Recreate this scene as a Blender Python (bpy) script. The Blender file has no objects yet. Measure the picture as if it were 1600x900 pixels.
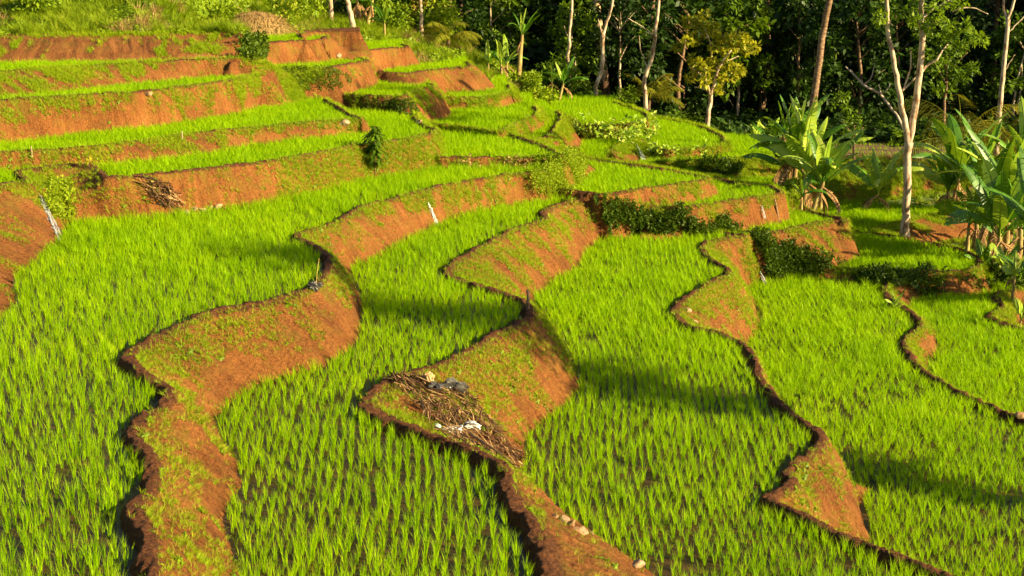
import bpy, bmesh, math, random
import numpy as np
from mathutils import Vector, Matrix, Euler

R = math.radians
C = bpy.context.scene
COL = C.collection

# ------------------------------------------------------------------ camera
FPX, CAM_H, PITCH = 2200.0, 10.0, R(13.05)      # focal length in pixels of a 1600 px wide frame
cam_d = bpy.data.cameras.new('camera'); cam = bpy.data.objects.new('camera', cam_d); COL.objects.link(cam)
cam_d.sensor_width = 36.0; cam_d.lens = 36.0 * FPX / 1600.0
cam_d.clip_start = 0.1; cam_d.clip_end = 5000.0
cam.location = (0, 0, CAM_H); cam.rotation_euler = (R(90) - PITCH, 0, 0)
C.camera = cam

# ------------------------------------------------------------------ light
SUN_EL, SUN_AZ = R(21.0), R(-24.0)               # azimuth measured from +X towards +Y (negative: from beside the camera)
w = bpy.data.worlds.new('World'); C.world = w; w.use_nodes = True
nt = w.node_tree; nt.nodes.clear()
sky = nt.nodes.new('ShaderNodeTexSky'); sky.sky_type = 'NISHITA'; sky.sun_disc = False
sky.sun_elevation = SUN_EL; sky.sun_rotation = R(90) - SUN_AZ
sky.air_density = 1.0; sky.dust_density = 1.5
bg = nt.nodes.new('ShaderNodeBackground'); bg.inputs['Strength'].default_value = 0.05
wo = nt.nodes.new('ShaderNodeOutputWorld')
nt.links.new(sky.outputs[0], bg.inputs[0]); nt.links.new(bg.outputs[0], wo.inputs[0])
sd = bpy.data.lights.new('sun', 'SUN'); sun = bpy.data.objects.new('sun', sd); COL.objects.link(sun)
sd.energy = 5.0; sd.angle = R(0.6); sd.color = (1.0, 0.80, 0.44)
SDIR = Vector((math.cos(SUN_EL) * math.cos(SUN_AZ), math.cos(SUN_EL) * math.sin(SUN_AZ), math.sin(SUN_EL)))
sun.rotation_euler = SDIR.to_track_quat('Z', 'Y').to_euler()
C.view_settings.view_transform = 'Standard'; C.view_settings.look = 'None'
C.view_settings.gamma = 1.0; C.view_settings.exposure = 1.45; C.view_settings.use_curve_mapping = False
C.render.engine = 'CYCLES'
C.cycles.max_bounces = 6; C.cycles.diffuse_bounces = 2; C.cycles.transmission_bounces = 3; C.cycles.transparent_max_bounces = 6

# ------------------------------------------------------------------ pixel <-> place
CP, SP = math.cos(PITCH), math.sin(PITCH)
def ray(px, py):
    a = (px - 800.0) / FPX; b = (450.0 - py) / FPX
    return a, CP + b * SP, -SP + b * CP
def P(px, py, z):
    """the point at height z that shows at this pixel"""
    dx, dy, dz = ray(px, py)
    t = (z - CAM_H) / dz
    return (dx * t, dy * t)
def PD(px, py, Y):
    """the point at ground distance Y that shows at this pixel"""
    dx, dy, dz = ray(px, py)
    t = Y / dy
    return Vector((dx * t, Y, CAM_H + dz * t))

# ------------------------------------------------------------------ noise
def _hash(ix, iy, seed):
    h = (ix.astype(np.int64) * 374761393 + iy.astype(np.int64) * 668265263 + seed * 1442695041) & 0xffffffff
    h = ((h ^ (h >> 13)) * 1274126177) & 0xffffffff
    h = h ^ (h >> 16)
    return (h & 0xffff) / 65535.0
def vnoise(x, y, seed=0):
    ix = np.floor(x); iy = np.floor(y); fx = x - ix; fy = y - iy
    fx = fx * fx * (3 - 2 * fx); fy = fy * fy * (3 - 2 * fy)
    a = _hash(ix, iy, seed); b = _hash(ix + 1, iy, seed); c = _hash(ix, iy + 1, seed); d = _hash(ix + 1, iy + 1, seed)
    return (a * (1 - fx) + b * fx) * (1 - fy) + (c * (1 - fx) + d * fx) * fy
def fbm(x, y, seed=0, oct=3):
    s = np.zeros_like(x); a = 0.5; n = 0
    for o in range(oct):
        s += a * vnoise(x, y, seed + o * 17); n += a; a *= 0.5; x = x * 2.03 + 5.1; y = y * 2.03 + 1.7
    return s / n                                   # 0..1
def sstep(a, b, x):
    t = np.clip((x - a) / (b - a), 0, 1); return t * t * (3 - 2 * t)

# ------------------------------------------------------------------ terraces
# bund line of each terrace as (px, py[, toe px, toe py[, toe height]]), walked with the terrace on the right hand;
# 'close' finishes the outline underneath higher ground or outside the frame
T = []
def terr(name, z, zl, top, close, rice=True, lip=0.17):
    T.append(dict(name=name, z=z, zl=zl, top=top, close=close, rice=rice, lip=lip))

terr('A', 2.1, 1.0, [(885,256,918,262,1.35),(868,266,905,288,1.35),(838,275,832,315),(800,278,795,318),(760,284,755,325),(710,293,700,345),(680,300,665,362),(640,310,650,372),
 (600,321,615,388),(565,330,590,402),(545,345,570,412),(515,359,555,416),(468,375,547,420),(498,393,544,425),(516,406,545,430),(520,424,555,450),(512,440,566,480),
 (495,455,563,505),(460,470,556,535),(400,484,505,575),(340,496,440,588),(300,509,400,598),(270,527,375,615),(232,546,350,635),(206,562,335,648),(210,577,333,655),
 (238,598,335,662),(262,612,338,670),(270,630,342,680),(262,646,352,695),(240,658,366,715),(214,677,373,735),(214,692,373,750),(234,714,365,768),(250,742,350,790),
 (242,772,345,808),(222,795,350,830),(217,815,357,850),(228,840,365,875),(240,868,370,895),(245,905,372,930),(235,960,370,1000)],
 [(150,1050),(-400,1050),(-500,300),(-400,256),(860,250)])
terr('B', 1.0, 0.0, [(935,316,943,376),(905,318,925,385),(872,325,912,400),(850,338,903,415),(856,349,898,425),(805,364,862,440),(770,384,850,455),(725,409,838,462),
 (702,431,832,470),(725,446,832,474),(800,468,838,480),(826,484,847,490),(832,500,880,545),(812,514,905,594),(762,540,905,607),(730,560,890,625),(680,584,865,645),
 (620,600,835,668),(590,620,815,690),(572,640,818,705),(600,660,822,722),(650,682,815,735),(690,696,808,745),(745,716,805,752),(790,740,812,760),(800,780,850,800),
 (828,820,905,840),(850,862,970,870),(858,905,1040,910),(860,980,1120,1000)],
 [(860,1080),(150,1080),(100,700),(330,560),(480,420),(620,300),(935,295)])
terr('C', 0.0, -1.1, [(1078,363,1080,366,-.1),(1140,369,1142,372,-.1),(1172,373,1197,441),(1135,377,1180,446),(1107,384,1170,449),(1099,394,1167,455),(1118,414,1166,462),
 (1146,432,1168,468),(1105,452,1182,492),(1062,484,1186,512),(1058,500,1180,524),(1085,518,1168,532),(1140,532),(1172,552),(1190,590),(1212,626),(1242,656),(1272,676),
 (1292,690),(1284,706,1312,750),(1258,726,1334,790),(1235,750,1346,812),(1246,766,1352,826),(1206,790,1357,842),(1240,806),(1290,830),(1335,852),(1400,876),(1450,896),(1560,950)],
 [(1650,1100),(500,1100),(480,800),(500,560),(700,380),(900,330),(1080,335)])
terr('D', -1.1, -1.4, [(1415,430,1428,470),(1395,445,1423,474),(1387,457,1420,480),(1393,472,1422,486),(1422,490),(1440,508,1460,520),(1438,520,1465,545),(1416,537,1460,556),
 (1420,555,1450,568),(1445,585),(1500,618),(1560,645),(1610,668),(1700,710)],
 [(1900,1100),(1000,1100),(1100,420),(1190,395),(1330,395),(1415,410)])
terr('E', -1.4, -1.7, [(1640,448),(1560,466,1600,478),(1572,486,1600,490),(1548,500,1600,508),(1575,514,1610,518),(1640,530),(1760,580)],
 [(1900,900),(1300,800),(1380,425),(1560,415)])
terr('F', -1.7, -2.0, [(1950,430),(1960,700),(2100,900)], [(1500,800),(1500,440)])
terr('L1', 3.3, 2.1, [(652,184,660,190,2.65),(655,195,665,200,2.5),(668,203,680,210,2.5),(684,210,698,263),(640,222,650,273),(560,232,575,283),(520,240,525,293),(470,250,480,303),
 (430,257,438,315),(380,262,390,325),(330,270,340,330),(260,277,270,338),(175,284,180,343),(158,280,160,345),(140,264,130,350),(100,266,112,352),(45,272,100,360),(30,278,95,370),
 (45,289,88,378),(22,292,68,396),(0,298,45,418),(-40,306,20,432),(-80,315,22,470),(-120,330,0,495),(-200,360,-60,560),(-300,420,-150,700)],
 [(-600,420),(-500,195),(560,158),(652,168)])
terr('L2', 3.75, 3.3, [(508,161),(530,172),(553,186),(570,191,582,208),(540,192,545,213),(480,197,480,221),(400,205,400,229),(312,213,312,246),(187,231,200,258),(100,238,100,259),
 (0,245,0,262),(-80,253,-80,272),(-300,280,-300,300)], [(-600,310),(-500,140),(520,140)])
terr('L3', 5.08, 3.75, [(562,94,570,98,3.95),(577,99,593,137,3.95),(550,103,566,144,3.95),(520,109,542,151,3.95),(500,111,535,157),(470,112,500,158),(427,112,440,160),(400,122,420,163),
 (344,133,350,178),(297,139,300,188),(237,147,250,200),(125,155,140,211),(0,162,0,228),(-100,170,-100,241),(-300,195,-300,270)], [(-600,220),(-500,70),(500,84),(560,84)])
terr('L4', 5.95, 5.08, [(402,93,420,112),(375,95,415,121),(312,98,330,124),(250,101,265,130),(156,106,170,140),(0,117,0,156),(-100,124,-100,164),(-300,145,-300,190)],
 [(-600,170),(-500,48),(430,60)])
terr('I', 6.2, 5.08, [(512,61,520,64,5.5),(500,67,511,93),(460,68,478,101),(420,70,430,107),(385,70,395,93,5.95),(350,71,360,98,5.95)], [(345,48),(512,50)])
terr('L5', 7.0, 5.95, [(378,57,384,90),(353,55,360,94),(250,56,255,98),(100,58,105,101),(0,59,0,103),(-100,62,-100,108),(-300,70,-300,130)],
 [(-600,90),(-500,30),(376,32)], rice=False)
terr('N', 6.3, 5.2, [(562,53,569,79),(520,53,535,82),(485,54,500,84),(468,58,478,68,6.2)], [(455,45),(562,40)], rice=False)
terr('O', 5.2, 4.1, [(628,73,640,80,4.4),(640,77,652,105),(610,79,622,109),(575,82,590,113),(540,84,556,98,5.08),(508,84,514,95,5.08)], [(500,68),(628,66)])
terr('P', 4.1, 3.07, [(730,100,745,108,3.3),(735,107,778,142),(700,110,740,147),(668,114,697,148),(640,118,655,137,3.95),(605,117,612,135,3.95),(588,113,592,130,3.95)],
 [(575,92),(728,90)])
terr('Q', 3.07, 2.65, [(795,137,815,148,2.1),(800,146,815,162),(770,155,780,172),(735,157,740,174),(700,156,703,174),(690,150,690,178)], [(680,118),(790,118)])
terr('K', 3.95, 2.65, [(672,134,690,150,3.0),(680,139,706,181),(660,144,690,190),(640,151,670,197),(632,155,650,188,3.3),(600,155,605,178,3.3),(560,154,565,174,3.3),(540,152,545,168,3.4)],
 [(525,122),(668,122)])
terr('M', 2.65, 2.5, [(835,170,850,176,1.9),(842,181,858,193,2.1),(825,190,842,203,2.1),(800,202,815,216,2.1),(778,210,790,219),(731,204,733,209),(656,196,658,201)],
 [(640,158),(830,148)])
terr('R', 2.1, 1.2, [(870,178,880,180,1.9),(880,187,912,221),(868,205,902,238),(858,218,893,244),(838,223,850,232)], [(780,226),(780,165),(850,160)])
terr('G', 2.5, 2.1, [(780,211,790,214),(830,226,835,229),(872,243,885,245,1.2),(882,250,905,266,1.35),(860,251,868,267),(780,251,785,268),(700,252,704,268),(680,250,690,270)],
 [(650,235),(640,190),(700,180),(785,192)])
terr('W', 1.35, 0.75, [(880,238,885,240,1.2),(905,250,910,251,1.2),(960,258,965,260,1.2),(1040,270,1045,272,.7),(1090,279,1095,281,.7),(1109,285,1126,309),(1062,292,1080,320),
 (1000,301,1015,326),(985,304,990,373,0),(945,309,950,375,0),(925,308,936,372,0),(880,303,885,313,1.0),(832,300,832,312,1.0)], [(800,285),(815,245)])
terr('X', 0.75, -0.1, [(1100,280,1105,282,.15),(1150,290,1155,291,.15),(1195,294,1200,296,.15),(1226,305,1232,312,-.3),(1213,309,1226,346),(1180,314,1195,356),(1141,319,1158,363),
 (1105,325,1122,364),(1078,328,1100,372,0),(1040,328,1040,375,0),(995,326,1000,375,0)], [(970,300),(1080,265)])
terr('Y', -0.1, -0.9, [(1230,322,1232,324,-.4),(1280,338),(1320,348),(1323,352,1343,402),(1300,350,1327,412),(1256,358,1292,427),(1222,366,1245,437,-1.1),(1190,368,1206,441,-1.1),
 (1168,369,1192,446,-1.1)], [(1120,366),(1100,330),(1225,312)])
terr('Z', -0.9, -1.4, [(1325,362),(1345,367),(1400,374),(1440,380),(1500,393),(1525,405),(1536,420,1548,456),(1500,429,1510,464),(1440,428,1450,464),(1400,428,1408,456,-1.1),
 (1350,426,1352,445,-1.1),(1290,422,1290,441,-1.1)], [(1270,400),(1320,345)])
terr('AA', -1.3, -1.9, [(1530,322),(1500,333,1512,362),(1440,343,1450,374),(1395,353,1410,384),(1365,366,1370,390)], [(1300,385),(1285,312),(1530,302)])
terr('AB', -0.5, -1.3, [(1640,262,1660,300),(1500,268,1500,306),(1400,268,1400,316),(1310,270,1320,318),(1270,275,1280,318)], [(1235,270),(1235,240),(1640,240)], lip=0.0, rice=False)
terr('V', 0.7, 0.15, [(1205,228,1212,230),(1222,240,1240,260),(1222,250,1238,280),(1150,252,1150,281),(1080,255,1090,279),(1030,257,1050,276)], [(975,262),(960,232),(1100,212),(1200,216)])
terr('S', 1.2, 0.7, [(1010,185),(1080,197),(1120,211),(1135,224),(1128,232,1132,241),(1090,236,1095,244),(1060,238,1062,248),(1037,239,1037,250),(1012,228,1022,249),(990,222,1006,254),
 (965,232,985,258),(955,243,965,259)], [(895,258),(890,195),(1000,175)])
terr('T', 1.9, 1.2, [(960,163),(1000,176),(1016,190,1019,203),(1000,195,1006,213),(950,200,955,221),(905,198,910,222),(888,185,905,214)], [(862,180),(862,150),(960,154)])
terr('XB', 0.15, -0.6, [(1235,278),(1244,298),(1236,318)], [(1190,318),(1120,300),(1085,268),(1225,262)])

ZFIX = {'A': 2.30, 'B': 1.32, 'C': 0.00, 'D': -1.45, 'E': -1.82, 'F': -2.10, 'L1': 3.44, 'L2': 3.92, 'L3': 5.17, 'L4': 5.82, 'I': 6.20, 'L5': 6.72,
        'N': 6.40, 'O': 5.45, 'P': 4.42, 'Q': 3.32, 'K': 4.03, 'M': 2.83, 'R': 2.26, 'G': 2.63, 'W': 1.54, 'X': 0.94, 'Y': -0.03, 'Z': -1.18,
        'AA': -1.50, 'AB': -0.30, 'V': 0.98, 'S': 1.35, 'T': 2.02, 'XB': 0.35}
Z0 = {t['name']: t['z'] for t in T}
def fixz(name, zl):
    c = [n for n in Z0 if abs(Z0[n] - zl) < 1e-6]
    if len(c) > 1: c = ['A'] if (name == 'L1' and 'A' in c) else [n for n in c if n != 'A']
    return ZFIX[c[0]] if c else zl
for t in T:
    t['zl'] = fixz(t['name'], t['zl'])
    t['top'] = [v if len(v) < 5 else (*v[:4], fixz(t['name'], v[4])) for v in t['top']]
    t['z'] = ZFIX[t['name']]
    t['top'] = [v if len(v) < 5 or v[4] < t['z'] - 0.1 else (*v[:4], t['z'] - 0.15) for v in t['top']]

def resample(top_px, z, zl):
    """plan points of top and toe, and toe height, from the pixel list"""
    tp = [P(v[0], v[1], z) for v in top_px]
    n = len(tp); toe = []; zls = []
    for i, v in enumerate(top_px):
        z2 = v[4] if len(v) > 4 else zl
        zls.append(z2)
        a = tp[max(i - 1, 0)]; b = tp[min(i + 1, n - 1)]
        dx, dy = b[0] - a[0], b[1] - a[1]; L = math.hypot(dx, dy) or 1
        if len(v) >= 4:
            q = P(v[2], v[3], z2); rel = (q[0] - tp[i][0], q[1] - tp[i][1])
            nr = (-rel[0] * dy + rel[1] * dx) / L; want = 0.35 * (z - z2) + 0.05
            if nr < want: q = (q[0] - dy / L * (want - nr), q[1] + dx / L * (want - nr))
            toe.append(q)
        else:
            r = max(0.22, (z - z2) * 0.45)
            toe.append((tp[i][0] - dy / L * r, tp[i][1] + dx / L * r))
    return np.array(tp), np.array(toe), np.array(zls)

for t in T:
    tp, toe, zls = resample(t['top'], t['z'], t['zl'])
    # finer polyline through the points (Catmull-Rom) so that bund lines curve
    def smooth(a, k=3):
        out = []
        n = len(a)
        for i in range(n - 1):
            p0 = a[max(i - 1, 0)]; p1 = a[i]; p2 = a[i + 1]; p3 = a[min(i + 2, n - 1)]
            for j in range(k):
                u = j / k
                out.append(0.5 * ((2 * p1) + (-p0 + p2) * u + (2 * p0 - 5 * p1 + 4 * p2 - p3) * u * u + (-p0 + 3 * p1 - 3 * p2 + p3) * u ** 3))
        out.append(a[-1]); return np.array(out)
    def fine(a, k=3):
        u = np.linspace(0, len(a) - 1, (len(a) - 1) * k + 1); i = np.minimum(u.astype(int), len(a) - 2); f = (u - i)[:, None]
        return a[i] * (1 - f) + a[i + 1] * f
    t['tp'] = smooth(tp); t['toe'] = fine(toe); t['zls'] = fine(zls[:, None])[:, 0]
    cl = np.array([P(v[0], v[1], t['z']) for v in t['close']])
    t['poly'] = np.vstack([t['tp'], cl])
    allp = np.vstack([t['poly'], t['toe']]); t['bb'] = (allp.min(0) - 1.5, allp.max(0) + 1.5)
    seg = np.hypot(*(t['tp'][1:] - t['tp'][:-1]).T); t['s'] = np.concatenate([[0], np.cumsum(seg)])

def inside(x, y, poly):
    r = np.zeros(x.shape, bool); n = len(poly)
    for i in range(n):
        x1, y1 = poly[i]; x2, y2 = poly[(i + 1) % n]
        if y1 == y2: continue
        c = ((y1 > y) != (y2 > y)) & (x < (x2 - x1) * (y - y1) / (y2 - y1) + x1)
        r ^= c
    return r
def pdist(x, y, poly, attr):
    best = np.full(x.shape, 1e9); av = np.zeros(x.shape)
    for i in range(len(poly) - 1):
        ax, ay = poly[i]; dx = poly[i + 1][0] - ax; dy = poly[i + 1][1] - ay
        L = dx * dx + dy * dy
        if L < 1e-12: continue
        u = np.clip(((x - ax) * dx + (y - ay) * dy) / L, 0, 1)
        d = (x - ax - u * dx) ** 2 + (y - ay - u * dy) ** 2
        m = d < best
        best = np.where(m, d, best); av = np.where(m, attr[i] + u * (attr[i + 1] - attr[i]), av)
    return np.sqrt(best), av

def base_height(x, y):
    """ground outside the terraces: valley floor, forest slope, grassy hill at the upper left"""
    b = -2.4 + 1.9 * sstep(58, 78, y) + 0.4 * (fbm(x / 6, y / 6, 5) - 0.5)
    b = b + 1.0 * sstep(14, 2, x) * sstep(66, 76, y)
    b = b + np.maximum(0, y - 98) * 0.36
    # ridge at the back of the left-hand stairs
    rx = np.interp(x, [-60, -30, -22, -14, -9, -6, -3.5, 0, 2.5, 6, 10], [11, 8.8, 8.2, 6.9, 6.0, 5.4, 4.9, 3.2, 1.9, 0.3, -1])
    yr = np.interp(x, [-30, -14, -9, 0, 3], [70, 84, 85, 87, 87])
    yn = np.interp(x, [-40, -26, -18, -13, -8, 0], [70, 70, 71, 76, 80, 80])
    hill = rx - np.maximum(0, yr - y) * np.interp(x, [-26, -14, -8], [0.20, 0.14, 0.10]) - np.maximum(0, y - yr - 4) * 0.22
    hill = np.where(y < yn - 3, -50, hill) + 0.5 * (fbm(x / 3, y / 3, 9) - 0.5)
    # bare upper-left slope keeps climbing
    up = 6.7 + (y - 64.5) * 0.26 - np.maximum(0, x + 17) * 1.6
    up = np.where((y > 64.5) & (x < 2), up, -50)
    return b, np.maximum(hill, up)

def ground(x, y):
    """height, owner terrace (-1 base, -2 hill), t (0 flat, >0 on a bank), s along the bund, din (distance from bund edge when on the flat)"""
    wx = x + 0.07 * (fbm(x * 2.2, y * 2.2, 21) - 0.5) * 2 + 0.03 * (vnoise(x * 9, y * 9, 22) - 0.5) * 2
    wy = y + 0.07 * (fbm(x * 2.2, y * 2.2, 31) - 0.5) * 2 + 0.03 * (vnoise(x * 9, y * 9, 32) - 0.5) * 2
    b, hl = base_height(x, y)
    H = np.maximum(b, hl); own = np.where(hl > b, -2, -1); tt = np.zeros_like(H); ss = np.zeros_like(H); di = np.full_like(H, 9.0)
    for k, t in enumerate(T):
        lo, hi = t['bb']
        idx = np.nonzero((wx > lo[0]) & (wx < hi[0]) & (wy > lo[1]) & (wy < hi[1]))[0]
        if not len(idx): continue
        X = wx[idx]; Y = wy[idx]
        ins = inside(X, Y, t['poly'])
        dtop, s = pdist(X, Y, t['tp'], t['s'])
        dtoe, zl = pdist(X, Y, t['toe'], t['zls'])
        band = np.zeros(X.shape, bool)
        for i in range(len(t['tp']) - 1):
            band |= inside(X, Y, [t['tp'][i], t['tp'][i + 1], t['toe'][i + 1], t['toe'][i]])
        band &= ~ins
        far = dtop > 6
        lip = t['lip'] + 0.05 * (vnoise(s * 2.5, s * 0 + k, 77) - 0.5)
        lw = 0.08 + 0.14 * vnoise(s * 3.1, s * 0 + k, 78)
        flat = t['z'] - 0.07 + (lip + 0.07) * (1 - sstep(lw, lw + 0.13, dtop))
        drop = t['z'] + lip - zl
        u = dtop / (dtop + dtoe + 1e-6)
        prof = u - 0.10 * np.sin(np.pi * u)                       # slightly bulging bank
        bank = t['z'] + lip - drop * prof
        bank = bank + 0.05 * np.minimum(drop, 1) * (fbm(s * 3.0, u * 1.5, 41 + k) - 0.5) * np.sin(np.pi * np.clip(u, 0, 1)) * 2 \
                    + 0.09 * np.minimum(drop, 1) * (fbm(s * 8.0, u * 2.5, 61 + k) - 0.5) * np.sin(np.pi * np.clip(u, 0, 1))
        # outside both outlines: plain slope from the bund edge, never steeper than a cut bank
        away = t['z'] + lip - dtop * 2.2
        away2 = zl - dtoe * 1.2
        out = np.where(band, bank, np.maximum(np.minimum(away, zl + 0.0), away2))
        out = np.where(~band & ~ins, np.where(dtop < dtoe, t['z'] + lip - dtop * 2.4, away2), out)
        h = np.where(ins, flat, out)
        m = h > H[idx]
        j = idx[m]
        H[j] = h[m]; own[j] = k
        tt[j] = np.where(ins[m], np.where(dtop[m] < 0.17, 0.02, 0.0), np.clip(u[m], 0.03, 1)); ss[j] = s[m] + k * 50
        di[j] = np.where(ins[m], dtop[m], 0)
    return H, own, tt, ss, di

def project(x, y, z):
    f = y * CP - (z - CAM_H) * SP; u = y * SP + (z - CAM_H) * CP
    return 800 + FPX * x / f, 450 - FPX * u / f
def hit(px, py, y0=15.0, y1=150.0):
    """where the line of sight through a pixel meets the ground"""
    dx, dy, dz = ray(px, py)
    ys = np.linspace(y0, y1, 2600); t = ys / dy; zs = CAM_H + dz * t
    H = ground(dx * t, ys)[0]
    m = np.nonzero(zs <= H)[0]
    i = m[0] if len(m) else len(ys) - 1
    return Vector((dx * t[i], ys[i], H[i]))

# the setting as one sheet of quads, finer towards the viewer; each terrace's earth is cut out of it as its own mesh
NU, NV = 1150, 820
uu = np.linspace(-0.60, 0.60, NU)
vv = 15.0 * (165.0 / 15.0) ** np.linspace(0, 1, NV)
GY = np.repeat(vv, NU); GX = np.tile(uu, NV) * (GY + 2.0)
GH, GO, GT, GS, GD = ground(GX, GY)
rough = (GO < 0)
GH = GH + np.where(rough, 0.10 * (fbm(GX * 1.6, GY * 1.6, 88) - 0.5), 0) + (0.05 * (fbm(GX * 5, GY * 5, 99, 2) - 0.5) + 0.035 * (vnoise(GX * 15, GY * 15, 98) - 0.5)) * (GT > 0) * np.clip(60 / GY, 0.5, 1.2)
vid = np.arange(NU * NV).reshape(NV, NU)
QUADS = np.stack([vid[:-1, :-1], vid[:-1, 1:], vid[1:, 1:], vid[1:, :-1]], -1).reshape(-1, 4)
VERTS = np.stack([GX, GY, GH], -1)

def np_mesh(name, verts, faces, smooth=True, attrs=None, mat=None, parent=None, quads=True, midx=None, mats=None):
    me = bpy.data.meshes.new(name)
    n = len(verts); f = len(faces); k = faces.shape[1]
    me.vertices.add(n); me.vertices.foreach_set('co', np.ascontiguousarray(verts, np.float32).ravel())
    me.loops.add(f * k); me.loops.foreach_set('vertex_index', np.ascontiguousarray(faces, np.int32).ravel())
    me.polygons.add(f); me.polygons.foreach_set('loop_start', np.arange(0, f * k, k, dtype=np.int32))
    me.polygons.foreach_set('loop_total', np.full(f, k, np.int32))
    me.polygons.foreach_set('use_smooth', np.full(f, smooth))
    if midx is not None: me.polygons.foreach_set('material_index', np.ascontiguousarray(midx, np.int32))
    for an, (ty, val) in (attrs or {}).items():
        a = me.attributes.new(an, ty, 'POINT')
        a.data.foreach_set('value' if ty == 'FLOAT' else ('vector' if ty == 'FLOAT_VECTOR' else 'color'), np.ascontiguousarray(val, np.float32).ravel())
    for m in (mats or ([mat] if mat else [])): me.materials.append(m)
    me.update(); me.validate(clean_customdata=False) if False else None
    o = bpy.data.objects.new(name, me); COL.objects.link(o)
    if parent: o.parent = parent
    return o
def tag(o, label=None, cat=None, group=None, kind=None):
    if label: o['label'] = label
    if cat: o['category'] = cat
    if group: o['group'] = group
    if kind: o['kind'] = kind
    return o
def empty(name, loc, label, cat, group=None, rz=0.0):
    o = bpy.data.objects.new(name, None); COL.objects.link(o); o.location = loc; o.rotation_euler = (0, 0, rz)
    o.empty_display_size = 0.2
    return tag(o, label, cat, group)

# ------------------------------------------------------------------ materials
def new_mat(name):
    m = bpy.data.materials.new(name); m.use_nodes = True
    n = m.node_tree; n.nodes.clear(); return m, n
class NB:
    def __init__(s, name):
        s.m, s.t = new_mat(name)
        s.out = s.n('ShaderNodeOutputMaterial')
    def n(s, ty, **kw):
        nd = s.t.nodes.new(ty)
        for k, v in kw.items():
            if k.startswith('i_'): nd.inputs[k[2:]].default_value = v
            elif k.startswith('x'): nd.inputs[int(k[1:])].default_value = v
            else: setattr(nd, k, v)
        return nd
    def l(s, a, b): s.t.links.new(a, b)
    def ramp(s, fac, stops):
        r = s.n('ShaderNodeValToRGB'); e = r.color_ramp.elements
        while len(e) < len(stops): e.new(0.5)
        for el, (p, c) in zip(e, stops): el.position = p; el.color = (*c, 1) if len(c) == 3 else c
        s.l(fac, r.inputs[0]); return r.outputs[0]
    def mix(s, fac, a, b):
        x = s.n('ShaderNodeMix', data_type='RGBA')
        if hasattr(fac, 'links'): s.l(fac, x.inputs[0])
        else: x.inputs[0].default_value = fac
        for v, i in ((a, 6), (b, 7)):
            if hasattr(v, 'links'): s.l(v, x.inputs[i])
            else: x.inputs[i].default_value = (*v, 1)
        return x.outputs[2]
    def math(s, op, a, b=None):
        x = s.n('ShaderNodeMath', operation=op)
        for v, i in ((a, 0), (b, 1)):
            if v is None: continue
            if hasattr(v, 'links'): s.l(v, x.inputs[i])
            else: x.inputs[i].default_value = v
        return x.outputs[0]

def foliage_mat(name, dark, light, yellow=None, trans=0.35, rough=0.5, rnd=True, spec=0.25, tip=None):
    """leaf material: colour varies per instance / per leaf, some light passes through"""
    b = NB(name)
    if rnd:
        oi = b.n('ShaderNodeObjectInfo'); f1 = oi.outputs['Random']
    at = b.n('ShaderNodeAttribute', attribute_name='lv'); f2 = at.outputs['Fac']
    f = b.math('ADD', b.math('MULTIPLY', f1, 0.45), b.math('MULTIPLY', f2, 0.55)) if rnd else f2
    geo = b.n('ShaderNodeNewGeometry')
    nz = b.n('ShaderNodeTexNoise', i_Scale=0.35, i_Detail=3.0); b.l(geo.outputs['Position'], nz.inputs['Vector'])
    f = b.math('ADD', b.math('MULTIPLY', f, 0.7), b.math('MULTIPLY', b.math('SUBTRACT', nz.outputs[0], 0.25), 0.6))
    stops = [(0.05, dark), (0.75, light)]
    if yellow: stops += [(0.98, yellow)]
    col = b.ramp(f, stops)
    p = b.n('ShaderNodeBsdfPrincipled', i_Roughness=rough); p.inputs['Specular IOR Level'].default_value = spec
    b.l(col, p.inputs['Base Color'])
    tr = b.n('ShaderNodeBsdfTranslucent'); 
    tc = b.mix(0.5, col, tip or (min(.9, light[0] * 1.2), min(.9, light[1] * 1.25), light[2] * 0.4)); b.l(tc, tr.inputs['Color'])
    mx = b.n('ShaderNodeMixShader', x0=trans); b.l(p.outputs[0], mx.inputs[1]); b.l(tr.outputs[0], mx.inputs[2])
    b.l(mx.outputs[0], b.out.inputs[0]); return b.m

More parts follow.
